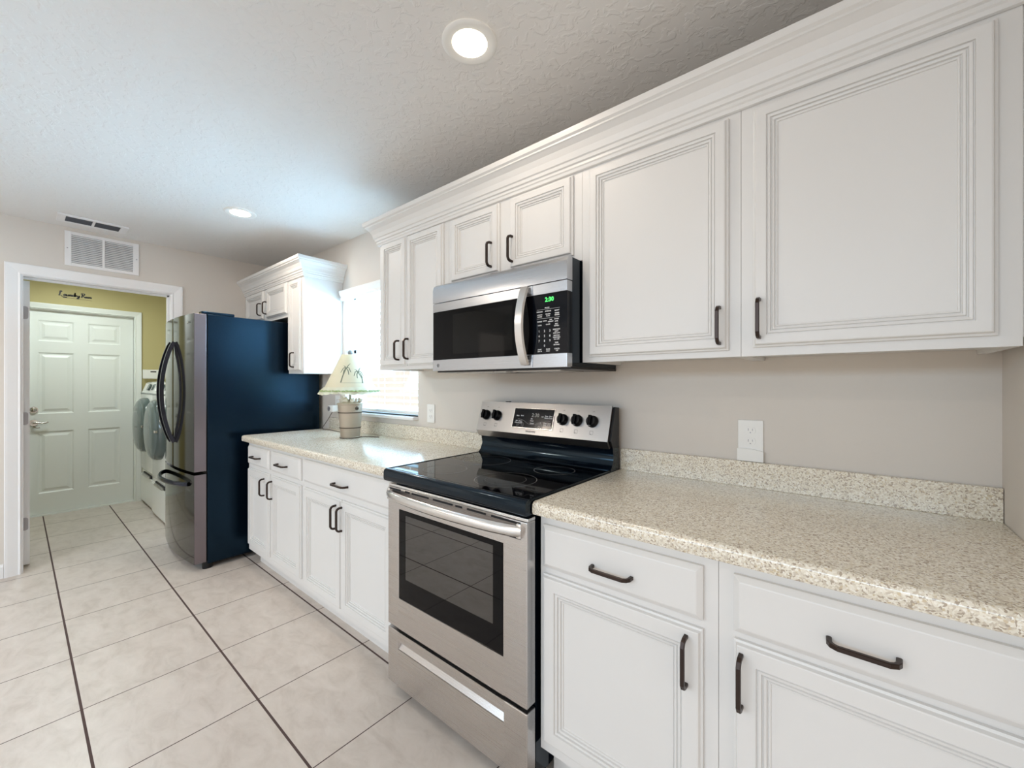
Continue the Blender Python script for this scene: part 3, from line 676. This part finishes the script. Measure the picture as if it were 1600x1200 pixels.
for i in range(10):
    x = (-0.915, -0.890, -0.8655)[i % 3] if i < 9 else -0.890; z = 1.500-0.0185*(i//3)
    kt(str((i+1) % 10), x, z, 0.0115)
for s, z in (('SURROUND', 1.503), ('LIGHT', 1.496), ('HIGH LOW', 1.489), ('VENT FAN', 1.480), ('TURNTABLE', 1.473), ('ON / OFF', 1.466), ('TIMER', 1.454), ('SETTINGS', 1.446)): kt(s, -0.836, z, 0.0058)
for s, x in (('START', -.912), ('PAUSE', -.874), ('CANCEL', -.834)): kt(s, x, 1.431, 0.0062); kt(('ADD 30' if s == 'START' else 'OFF' if s == 'CANCEL' else 'HOLD'), x, 1.424, 0.0058)
b.build('key_lettering', M['print'], kp)
b = MB(); hp = []
for i in range(19):
    t = i/18; z = 1.376+t*(1.676-1.376); k = math.sin(PI*t)**0.8 if 0 < t < 1 else 0
    hp.append((-0.978, yd1-0.006-0.040*k, z))
b.sweep(hp, [(-0.005, -0.016), (0.003, -0.020), (0.008, -0.014), (0.010, 0), (0.008, 0.014), (0.003, 0.020), (-0.005, 0.016)], (1, 0, 0))
b.box(-0.990, -0.966, yd1-0.008, yd1+0.001, 1.377, 1.395); b.box(-0.990, -0.966, yd1-0.008, yd1+0.001, 1.656, 1.674)
b.build('door_handle', M['steel_l'], md, True)
b = MB(); cx_, cz_ = -1.500, 1.3875
fl = lambda u, v: (cx_+u, yd1-0.0006, cz_+v)
ribbon(b, [(0.0075*math.cos(a*PI/12), 0.0075*math.sin(a*PI/12)) for a in range(25)], 0.0012, fl)
ribbon(b, catmull([(-0.001, 0.003), (-0.004, 0.003), (-0.004, -0.003), (-0.001, -0.003), (-0.001, 0)], 4), 0.0012, fl)
ribbon(b, catmull([(0.001, 0.0), (0.004, 0.001), (0.003, 0.004), (0.001, 0.002), (0.001, -0.003), (0.005, -0.002)], 4), 0.0011, fl)
b.build('round_emblem', M['printdark'], md)

# ------------------------------------------------------------------ refrigerator
FX0, FX1 = -4.352, -3.486
fr = thing('refrigerator', ((FX0+FX1)/2, -0.45, 0), 'black stainless french door refrigerator between the laundry doorway and counter', 'refrigerator')
b = MB(); b.box(FX0+0.004, FX1, -0.822, -0.035, 0.035, 1.792, 0.004)
fb = b.build('fridge_body', M['fside'], fr)
for x0, x1 in ((FX1-0.075, FX1-0.006), (FX0+0.010, FX0+0.08)): MB().box(x0, x1, -0.855, -0.655, 1.792, 1.812, 0.004).build('hinge_cover', M['fside'], fb)
MB().box(FX0+0.02, FX1-0.02, -0.80, -0.79, 0.0, 0.04).build('base_grille', M['blackplastic'], fr)
for x in (FX0+0.05, FX1-0.035):
    MB().cyl((x, -0.815, 0.0), (x, -0.815, 0.045), 0.03, n=18).build('foot', M['blackplastic'], fr); MB().cyl((x, -0.10, 0.0), (x, -0.10, 0.045), 0.02, n=14).build('foot', M['blackplastic'], fr)
xc = (FX0+FX1)/2; half = (FX1-FX0)/2
def fy(x): return -0.897-0.032*(1-((x-xc)/half)**2)
def fdoor(x0, x1, z0, z1, name, r0, r1):
    b = MB(); N = 18; lo = []
    for i in range(N+1):
        x = x0+(x1-x0)*i/N; y = fy(x)
        if i == 0: y += 0.004*r0
        if i == N: y += 0.004*r1
        lo.append((x, y))
    poly = [(x0, -0.829)] + lo + [(x1, -0.829)]
    b.prism(poly, lambda u, v, w: (u, v, w), z0, z1)
    o = b.build(name, M['fdoor'], fr, True); return o
ld = fdoor(FX0, xc-0.003, 0.690, 1.790, 'fridge_door', 0, 1)
rd = fdoor(xc+0.003, FX1-0.003, 0.690, 1.790, 'fridge_door', 1, 0)
fd = fdoor(FX0, FX1-0.003, 0.052, 0.668, 'freezer_drawer', 0, 0)
for o, z0, z1 in ((rd, 0.690, 1.790), (fd, 0.052, 0.668)):
    b = MB(); b.box(FX1-0.0032, FX1, -0.8965, -0.829, z0, z1, 0.001); b.build('door_side_trim', M['fedge'], o)
MB().box(FX0+0.01, FX1-0.012, -0.829, -0.822, 0.05, 1.785).build('door_gasket', M['blackplastic'], fb)
for s, o in ((-1, ld), (1, rd)):
    b = MB(); hp = []; hx = xc+s*0.048
    for i in range(25):
        t = i/24; z = 0.868+t*(1.612-0.868); k = math.sin(PI*t)**0.75 if 0 < t < 1 else 0
        hp.append((hx, fy(hx)-0.004-0.072*k, z))
    b.sweep(hp, [(-0.012, -0.007), (-0.007, -0.011), (0.007, -0.011), (0.012, -0.007), (0.012, 0.007), (-0.012, 0.007)], (1, 0, 0))
    b.build('bow_handle', M['fhandle'], o, True)
b = MB(); hp = []
for i in range(25):
    t = i/24; x = FX0+0.09+t*(FX1-FX0-0.18); k = math.sin(PI*t)**0.6 if 0 < t < 1 else 0
    hp.append((x, fy(x)-0.004-0.062*k, 0.598))
b.sweep(hp, [(-0.007, -0.015), (0.006, -0.013), (0.011, -0.006), (0.011, 0.006), (0.006, 0.013), (-0.007, 0.015)], (0, 0, 1))
b.build('bow_handle', M['fhandle'], fd, True)
b = MB(); xx = xc+0.325
b.cyl((xx, fy(xx), 1.735), (xx, fy(xx)-0.002, 1.735), 0.009, n=20); text(b, 'LG', (xx+0.022, fy(xx)-0.003, 1.735), (1, 0.04, 0), (0, 0, 1), 0.02, bold=0.0006)
b.build('badge', M['steel_l'], rd)

# ------------------------------------------------------------------ laundry machines
def washer(x0, x1, label, yf):
    t = thing('washing_machine', ((x0+x1)/2, -0.42, 0), label, 'washing machine', 'front loading laundry machines')
    xm = (x0+x1)/2
    b = MB(); b.box(x0, x1, yf, -0.04, 0.372, 1.205, 0.012); wb = b.build('machine_body', M['enamel'], t, True)
    b = MB(); b.prism([(yf+0.005, 1.2052), (yf+0.045, 1.315), (yf+0.075, 1.325), (-0.05, 1.325), (-0.05, 1.2052)], lambda u, v, w: (w, u, v), x0+0.002, x1-0.002)
    cpn = b.build('control_console', M['enamel'], t)
    Uv = Vector((0, 0.040, 0.110)).normalized(); Nv = Vector((0, -Uv.z, Uv.y)); Ov = Vector((0, yf+0.005, 1.2052))
    Q = lambda x, s, d: Ov+Vector((x, 0, 0))+Uv*s+Nv*d
    b = MB(); b.loops([[Q(x0+0.02+a, 0.03+a*.3, d), Q(x0+0.16-a, 0.03+a*.3, d), Q(x0+0.16-a, 0.105-a*.3, d), Q(x0+0.02+a, 0.105-a*.3, d)] for a, d in ((0, 0), (0.004, 0.002))]); b.build('detergent_drawer', M['white'], cpn)
    b = MB(); b.loops([[Q(xm+0.05*math.cos(2*PI*k/20), 0.062+0.036*math.sin(2*PI*k/20), d) for k in range(20)] for d in (0, 0.02)]); b.build('dial', M['wdoor'], cpn)
    b = MB(); b.loops([[Q(x, s, d) for x, s in ((xm+0.10, 0.035), (xm+0.20, 0.035), (xm+0.20, 0.10), (xm+0.10, 0.10))] for d in (0, 0.002)]); b.build('control_display', M['wdoor'], cpn)
    b = MB(); b.box(x0+0.002, x1-0.002, yf-0.002, yf+0.01, 1.1905, 1.2048); b.build('front_groove', M['wdoor'], wb)
    # porthole door: a bulging disc facing -y
    def disc(prof, name, mat, par, n=48):
        b = MB(); lo = [[(xm+r*math.cos(2*PI*k/n), yf-d, 0.87+r*1.0*math.sin(2*PI*k/n)) for k in range(n)] for r, d in prof]
        b.loops(lo); return b.build(name, mat, par, True)
    dd = disc([(0.285, 0.0), (0.285, 0.03), (0.277, 0.055), (0.262, 0.066)], 'door_ring', M['wdoor'], t)
    disc([(0.262, 0.066), (0.250, 0.076), (0.215, 0.088), (0.13, 0.098), (0.04, 0.100)], 'door_dome', P('washer_dome', (0.13, 0.17, 0.17), 0.15, spec=0.7, var=0), dd)
    MB().box(x1-0.115, x1-0.075, yf-0.085, yf-0.060, 0.86, 0.885, 0.004).build('door_latch', M['nickel'], dd)
    b = MB(); b.box(x0, x1, yf+0.01, -0.04, 0.02, 0.366, 0.006); pd = b.build('pedestal', M['enamel'], t)
    MB().box(x0+0.004, x1-0.004, yf-0.004, yf+0.009, 0.03, 0.318, 0.003).build('pedestal_drawer', M['enamel'], pd)
    b = MB(); b.box(xm-0.2, xm+0.2, yf-0.002, yf+0.0095, 0.322, 0.350); b.build('drawer_recess', M['dark'], pd)
    b = MB(); b.prism([(yf-0.002, 0.340), (yf-0.016, 0.336), (yf-0.020, 0.322), (yf-0.014, 0.318), (yf-0.004, 0.328)], lambda u, v, w: (w, u, v), xm-0.17, xm+0.17); b.build('pedestal_handle', M['nickel'], pd)
    for x in (x0+0.05, x1-0.05):
        for y in (yf+0.06, -0.1): MB().cyl((x, y, 0), (x, y, 0.022), 0.02, n=12).build('foot', M['blackplastic'], t)
washer(-6.085, -5.40, 'white front loading laundry machine in the far corner beside the back door', -0.795)
washer(-5.385, -4.70, 'white front loading laundry machine nearest the refrigerator', -0.812)
t = thing('wall_box', (XL, -0.71, 1.41), 'small white rectangular box on the olive wall above the laundry machines', 'wall box')
MB().box(XL+0.001, XL+0.035, -0.778, -0.640, 1.360, 1.462, 0.006).build('box_housing', M['white'], t)
MB().box(XL+0.035, XL+0.036, -0.715, -0.665, 1.432, 1.446).build('box_display', M['dark'], t)

# ------------------------------------------------------------------ lettering decal above the laundry exit door
b = MB(); u = 0.0205
LET = {
 'L': ([[(1.0, 1.85), (0.85, 2.35), (0.55, 2.2), (0.45, 1.4), (0.33, 0.6), (0.12, 0.1), (0.6, 0.16), (1.2, 0.02)]], 1.45),
 'a': ([[(1.0, .85), (.6, .95), (.25, .5), (.45, .08), (.85, .35), (1.02, .9), (.98, .3), (1.25, .08)]], 1.2),
 'u': ([[(0, .9), (.02, .35), (.25, .05), (.6, .35), (.7, .9), (.68, .3), (.95, .08)]], .95),
 'n': ([[(0, .05), (.1, .9)], [(.08, .45), (.42, .92), (.6, .6), (.58, .2), (.85, .08)]], .9),
 'd': ([[(.8, .8), (.4, .95), (.12, .45), (.35, .05), (.75, .35), (1.05, 2.0), (.88, .7), (.88, .15), (1.15, .1)]], 1.1),
 'r': ([[(0, .05), (.1, .9)], [(.08, .45), (.3, .85), (.6, .88)]], .6),
 'y': ([[(0, .9), (.05, .4), (.3, .15), (.65, .45), (.75, .9), (.62, 0), (.3, -.75), (.02, -.5), (.5, -.05), (1.0, .35)]], 1.1),
 ' ': ([], .35),
 'R': ([[(0.15, 0), (.3, 1), (.5, 1.9)], [(-.15, 1.75), (.45, 2.2), (1.05, 2.05), (1.1, 1.5), (.5, 1.1), (.9, .6), (1.45, .0)]], 1.35),
 'o': ([[(.5, .85), (.12, .6), (.15, .2), (.45, .05), (.72, .35), (.66, .72), (.45, .85), (.85, .75)]], .82),
 'm': ([[(0, .05), (.1, .85)], [(.08, .45), (.35, .85), (.5, .6), (.48, .1)], [(.48, .5), (.75, .85), (.92, .6), (.92, .2), (1.2, .08)]], 1.2)}
px_ = 0.0; wk = 0
for ch in 'Laundry Room':
    st, adv = LET[ch]; wk += 1; sc_ = 1.0 if wk < 10 else 0.82
    for s_ in st:
        q = catmull([((px_+x_*sc_)*u, y_*sc_*u) for x_, y_ in s_], 5)
        ribbon(b, q, lambda t, tx, ty: 0.0035+0.0075*abs(ty), lambda a, c: (XL+0.0006, -1.408+a, 2.190+c))
    px_ += adv*sc_
ribbon(b, catmull([(0.01, -.4*u), (0.05, -.55*u), (0.02, -.75*u), (0.10, -.85*u), (px_*u*0.98, -1.0*u)], 5), lambda t, tx, ty: 0.0045*(1-t)+0.0018, lambda a, c: (XL+0.0006, -1.400+a, 2.190+c))
tag(b.build('wall_lettering', M['printdark']), 'black script lettering reading Laundry Room on the olive wall', 'wall lettering')

# ------------------------------------------------------------------ grilles
gr = thing('return_air_grille', (XF, -1.256, 2.29), 'white louvered return air grille on the wall above the laundry doorway', 'air grille')
gy0, gy1, gz0, gz1 = -1.457, -1.056, 2.163, 2.412
b = MB(); fw = 0.034
for (a, c, d, e) in ((gy0, gy0+fw, gz0, gz1), (gy1-fw, gy1, gz0, gz1), (gy0+fw, gy1-fw, gz0, gz0+0.022), (gy0+fw, gy1-fw, gz1-0.022, gz1), (-1.263, -1.249, gz0+.022, gz1-.022)): b.box(XF+0.0005, XF+0.009, a, c, d, e, 0.0012)
b.build('grille_frame', M['trim'], gr)
b = MB(); n = 15
for k in range(n):
    z = gz0+0.030+(gz1-gz0-0.06)*k/(n-1)
    b.prism([(XF+0.001, z+0.006), (XF+0.008, z-0.004), (XF+0.008, z-0.0055), (XF+0.001, z+0.0045)], lambda u_, v, w: (u_, w, v), gy0+fw, gy1-fw)
b.build('louvers', M['trim'], gr)
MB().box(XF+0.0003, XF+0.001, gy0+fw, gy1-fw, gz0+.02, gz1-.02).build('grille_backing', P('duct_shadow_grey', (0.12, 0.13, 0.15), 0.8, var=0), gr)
for y in (gy0+0.014, gy1-0.014): MB().cyl((XF+0.009, y, 2.288), (XF+0.0105, y, 2.288), 0.004, n=10).build('screw', M['hinge'], gr)
ve = thing('ceiling_vent', (-4.135, -1.33, H), 'white rectangular supply vent in the ceiling above the air grille', 'air vent')
vx0, vx1, vy0, vy1 = -4.225, -4.045, -1.505, -1.155
b = MB()
for (a, c, d, e) in ((vx0, vx0+.025, vy0, vy1), (vx1-.025, vx1, vy0, vy1), (vx0+.025, vx1-.025, vy0, vy0+.04), (vx0+.025, vx1-.025, vy1-.04, vy1), (vx0+.025, vx1-.025, -1.337, -1.323)): b.box(a, c, d, e, H-0.010, H-0.0005, 0.002)
b.build('vent_frame', M['trim'], ve)
b = MB()
for k in range(6):
    x = vx0+.035+k*0.022
    b.prism([(x, H-0.009), (x+0.010, H-0.001), (x+0.0115, H-0.001), (x+0.0015, H-0.009)], lambda u_, v, w: (u_, w, v), vy0+.04, vy1-.04)
b.build('vent_blades', P('vent_blade_grey', (0.07, 0.075, 0.09), 0.5, var=0), ve)
MB().box(vx0+.02, vx1-.02, vy0+.03, vy1-.03, H-0.0012, H-0.0004).build('vent_backing', M['dark'], ve)

# ------------------------------------------------------------------ recessed ceiling lights
def downlight(x, y, label, watts, col):
    t = thing('recessed_light', (x, y, H), label, 'ceiling light', 'recessed ceiling lights')
    b = MB(); b.lathe([(0.092, H-0.0005), (0.092, H-0.004), (0.088, H-0.0075), (0.080, H-0.008), (0.066, H-0.006), (0.058, H-0.004), (0.058, H-0.0005)], (x, y, 0), 48, False); b.build('trim_ring', M['white'], t, True)
    b = MB(); b.lathe([(0.0585, H-0.0008), (0.0585, H-0.0042), (0.045, H-0.006), (0.02, H-0.0068)], (x, y, 0), 40); b.build('light_lens', M['lens'], t, True)
    l = bpy.data.lights.new('lamp_light', 'AREA'); l.shape = 'DISK'; l.size = 0.11; l.energy = watts; l.color = col
    o = bpy.data.objects.new('lamp_light', l); C.objects.link(o); o.parent = t; o.location = (0, 0, -0.012); o.rotation_euler = (0, 0, 0)
WARM = (1.0, 0.86, 0.72)
downlight(-0.980, -0.714, 'round recessed ceiling light above the range, nearest the camera', 2.4, WARM)
downlight(-3.128, -0.730, 'round recessed ceiling light near the refrigerator', 7, WARM)
downlight(-0.980, -2.75, 'added unseen recessed ceiling light behind the camera', 5, WARM)  # invented repeat of the kitchen lights, out of view, adds fill
downlight(-3.128, -2.75, 'added unseen recessed ceiling light of the back row, nearest the laundry wall', 13, WARM)  # out of view lamp added to brighten the far wall and floor
# laundry room ceiling light
t = thing('flush_ceiling_light', (-5.35, -1.35, H), 'round flush ceiling light in the laundry room', 'ceiling light')
b = MB(); b.lathe([(0.16, H-0.001), (0.16, H-0.02), (0.14, H-0.045), (0.09, H-0.07), (0.02, H-0.078)], (-5.35, -1.35, 0), 40); b.build('glass_bowl', P('laundry_bowl', (1, 1, 1), 0.5, emit=(1.0, 0.97, 0.86), es=5), t, True)
l = bpy.data.lights.new('lamp_light', 'AREA'); l.shape = 'DISK'; l.size = 0.3; l.energy = 14; l.color = (0.90, 1.0, 0.98)
o = bpy.data.objects.new('lamp_light', l); C.objects.link(o); o.parent = t; o.location = (0, 0, -0.085)

# ------------------------------------------------------------------ outlets
def outlet(x, z, label, wide=0.072, tall=0.116, night=False):
    t = thing('wall_outlet', (x, 0, z), label, 'outlet', 'white wall outlets')
    z0 = z-tall/2
    pl = MB().box(x-wide/2, x+wide/2, -0.0065, -0.0005, z0, z0+tall, 0.0025).build('cover_plate', M['white'], t)
    zc = z if not night else z+0.016
    for dz in (0.0195, -0.0195):
        b = MB(); n = 28; q = []
        for k in range(n):
            a = 2*PI*k/n; q.append((x+0.0165*math.cos(a), max(-0.0125, min(0.0125, 0.0165*math.sin(a)))))
        b.loops([[(px, y, zc+dz+pz) for px, pz in q] for y in (-0.0064, -0.0082)]); rc = b.build('receptacle', M['white'], t)
        for sx, hh in ((-0.0065, 0.0045), (0.0065, 0.0038)): MB().box(x+sx-0.0011, x+sx+0.0011, -0.0086, -0.0080, zc+dz+0.003-hh, zc+dz+0.003+hh).build('slot', M['hinge'], rc)
        MB().cyl((x, -0.0080, zc+dz-0.0075), (x, -0.0086, zc+dz-0.0075), 0.0024, n=10).build('ground_hole', M['hinge'], rc)
    if night:
        b = MB(); zt_ = z0+0.043; n = 12; top = [(x-wide/2-0.0008+wide*k/n*1.022, zt_-0.004*(2*k/n-0.6)**2) for k in range(n+1)]
        b.prism([(x-wide/2-0.0008, z0-0.001), (x+wide/2+0.0008, z0-0.001)]+list(reversed(top)), lambda u_, v, w: (u_, w, v), -0.016, -0.0064)
        b.build('guide_light', M['white'], t)
    return t
outlet(-2.050, 1.113, 'white duplex outlet on the wall between the window and the range')
outlet(-0.276, 1.099, 'white duplex outlet with a bulging night light base, right of the range', 0.080, 0.145, True)
outlet(-3.235, 1.150, 'white outlet half hidden behind the table lamp')
t = thing('power_adapter', (-3.24, -0.03, 1.11), 'white block power adapter plugged into the outlet behind the lamp', 'power adapter')
MB().box(-3.285, -3.205, -0.062, -0.0095, 1.075, 1.128, 0.006).build('adapter_block', M['white'], t)
b = MB(); b.cyl((-3.262, -0.063, 1.10), (-3.262, -0.066, 1.10), 0.019, n=24); b.build('round_button', M['hinge'], t)

# ------------------------------------------------------------------ table lamp
lx, ly, lz = -2.640, -0.222, 0.9342
lm = thing('table_lamp', (lx, ly, lz), 'tin bucket table lamp with a cream palm tree shade on the counter', 'table lamp')
bucket = MB().lathe([(0.060, 0.0), (0.066, 0.002), (0.066, 0.008), (0.062, 0.010), (0.0625, 0.013), (0.0795, 0.225), (0.084, 0.228), (0.085, 0.232), (0.083, 0.237), (0.077, 0.237), (0.075, 0.22), (0.02, 0.215)], (lx, ly, lz), 48).build('bucket_base', M['tin'], lm, True)
for z, r in ((0.070, 0.0685), (0.173, 0.0765)):
    MB().lathe([(r-0.003, z-0.004), (r+0.0015, z-0.003), (r+0.0022, z), (r+0.0015, z+0.003), (r-0.003, z+0.004)], (lx, ly, lz), 48).build('band', M['band'], bucket, True)
MB().lathe([(0.0625, 0.0002), (0.068, 0.0008), (0.068, 0.005), (0.0625, 0.006)], (lx, ly, lz), 48).build('foot_rim', M['band'], bucket, True)
ca = math.radians(-29)
def onring(r, a, z): return Vector((lx+r*math.cos(a), ly+r*math.sin(a), lz+z))
b = MB(); a0 = ca+0.55; c0 = onring(0.079, a0, 0.202); tdir = Vector((-math.sin(a0), math.cos(a0), 0)); n_ = Vector((math.cos(a0), math.sin(a0), 0))
for r in (0.0105,): b.tube([c0+tdir*r*math.cos(k*PI/8)+Vector((0, 0, r*math.sin(k*PI/8)))+n_*0.001 for k in range(17)], 0.0025, 6)
b.tube([c0, c0+n_*0.008], [0.006, 0.003], 10); b.build('bucket_ear', M['band'], bucket, True)
MB().lathe([(0.076, 0.222), (0.076, 0.236), (0.05, 0.246), (0.012, 0.250)], (lx, ly, lz), 32).build('sand_fill', M['sand'], lm, True)
random.seed(3)
for k in range(9):
    a = ca-1.5+k*0.40+random.uniform(-.1, .1); r = 0.052+random.uniform(-.012, .012); c = onring(r, a, 0.247)
    b = MB(); h = random.uniform(0.016, 0.036); rr = random.uniform(0.008, 0.015); tx = Vector((random.uniform(-1, 1), random.uniform(-1, 1), random.uniform(.5, 1.2))).normalized()
    b.tube([c-tx*0.004, c+tx*h*0.35, c+tx*h*0.75, c+tx*h], [rr*0.5, rr, rr*0.6, 0.001], 10); b.build('seashell', M['shell'], lm, True)
b = MB(); c = onring(0.05, ca-1.1, 0.262); dn = Vector((math.cos(ca), math.sin(ca), .4)).normalized(); e1 = dn.cross(Vector((0, 0, 1))).normalized(); e2 = e1.cross(dn)
pts = []
for k in range(10):
    a = k*PI/5; r = 0.036 if k % 2 == 0 else 0.013; pts.append(c+e1*r*math.cos(a)+e2*r*math.sin(a))
b.loops([[p-dn*0.003 for p in pts], [c+(p-c)*0.8+dn*0.004 for p in pts]]); b.build('starfish', M['shell'], lm)
MB().lathe([(0.012, 0.243), (0.012, 0.26), (0.008, 0.265), (0.008, 0.30), (0.020, 0.305), (0.024, 0.318), (0.018, 0.332), (0.010, 0.336)], (lx, ly, lz), 24).build('lamp_stem', M['nickel'], lm, True)
MB().lathe([(0.010, 0.336), (0.010, 0.38), (0.004, 0.385), (0.004, 0.566)], (lx, ly, lz), 16).build('harp_rod', M['nickel'], lm, True)
MB().lathe([(0.004, 0.562), (0.012, 0.566), (0.016, 0.576), (0.015, 0.588), (0.006, 0.598), (0.001, 0.599)], (lx, ly, lz), 24).build('finial', P('grey_finial', (0.2, 0.2, 0.2), 0.5, var=0), lm, True)
zs0, zs1, rs0, rs1 = 0.335, 0.566, 0.165, 0.056
b = MB(); n = 96; lo = []
for r, z in ((rs0, zs0), (rs1, zs1), (rs1-0.002, zs1), (rs0-0.002, zs0)):
    lo.append([onring(r, 2*PI*k/n, z) for k in range(n)])
lo.append(lo[0]); b.loops(lo[:4]+[lo[0]], False, False); bmesh.ops.remove_doubles(b.bm, verts=b.bm.verts, dist=1e-5)
sh = b.build('lamp_shade', M['shade'], lm, True)
b = MB(); lo = []
for j, (r, z) in enumerate(((rs0+0.001, 0.345), (rs0+0.010, 0.333), (rs0+0.022, 0.318), (rs0+0.032, 0.304))):
    row = []
    for k in range(n*2):
        a = 2*PI*k/(n*2); w = math.sin(a*22)*0.0045*j/3+math.sin(a*9+1)*0.003*j/3
        row.append(onring(r+w, a, z-(0.007*abs(math.sin(a*11)) if j == 3 else 0)+0.004*j/3*math.sin(a*5)))
    lo.append(row)
b.loops(lo, False, False); rf = b.build('scalloped_ruffle', M['ruffle'], sh, True)
b = MB()
for k in range(26):
    a = 2*PI*k/26+0.05; s_ = 1 if k % 2 else -1
    def fr_(u_, v, a=a): 
        t_ = v; r = rs0+0.0135+0.021*t_; return onring(r+0.0045, a+u_/0.19, 0.332-0.026*t_)
    ribbon(b, catmull([(-0.018, 0.2+0.3*(s_ > 0)), (-0.006, 0.55), (0.008, 0.3), (0.018, 0.65)], 4), 0.16, lambda u_, v, f=fr_: f(u_, v))
b.build('leaf_pattern', M['leafprint'], rf)
MB().lathe([(rs0-0.001, zs0-0.001), (rs0+0.002, zs0+0.001), (rs0+0.0022, zs0+0.006), (rs0-0.0005, zs0+0.006)], (lx, ly, lz), 96, False).build('shade_trim', M['band'], sh)
def onshade(u_, v):        # u along the surface (m, at mid radius), v height 0..1
    r = rs0+(rs1-rs0)*v; return onring(r+0.0009, ca+u_/0.115, zs0+(zs1-zs0)*v)
b = MB()
for bx, by, tx_, ty_, k in ((-0.046, 0.18, -0.030, 0.56, 1.0), (0.062, 0.16, 0.050, 0.46, 0.95)):
    ribbon(b, catmull([(bx, by), (bx+0.004, (by+ty_)/2), (tx_, ty_)], 5), lambda t, p, q: 0.0068, lambda u_, v: onshade(u_, v))
    for dx, dy, mx_, my in ((-.030, -.10, -.016, .04), (-.024, .10, -.010, .08), (.030, .16, .014, .10), (.034, -.09, .018, .05), (.022, -.16, .014, -.02), (-.012, -.17, -.010, -.04)):
        ribbon(b, catmull([(tx_, ty_), (tx_+mx_*k, ty_+my*k), (tx_+dx*k, ty_+dy*k)], 5), lambda t, p, q: 0.0105*(1-t*0.6), lambda u_, v: onshade(u_, v))
ribbon(b, [(-0.05+0.012*i, 0.17) for i in range(11)], 0.006, lambda u_, v: onshade(u_, v))
b.build('palm_tree_print', M['palm'], sh)
b = MB(); b.tube(catmull([(lx-0.055, ly+0.04, lz+0.006), (lx-0.16, ly+0.09, lz+0.004), (-3.02, -0.115, lz+0.004), (-3.15, -0.10, lz+0.004), (-3.28, -0.105, lz+0.006), (-3.30, -0.085, lz+0.03), (-3.27, -0.066, lz+0.08), (-3.235, -0.055, lz+0.13), (-3.232, -0.05, 1.073)], 8), 0.0028, 8)
b.build('power_cord', M['cord'], lm, True)
b = MB(); b.tube(catmull([(lx+0.05, ly+0.045, lz+0.004), (lx+0.09, ly+0.09, lz+0.004), (lx+0.16, ly+0.12, lz+0.004)], 5), 0.0028, 8)
b.build('power_cord', M['cord'], lm, True)
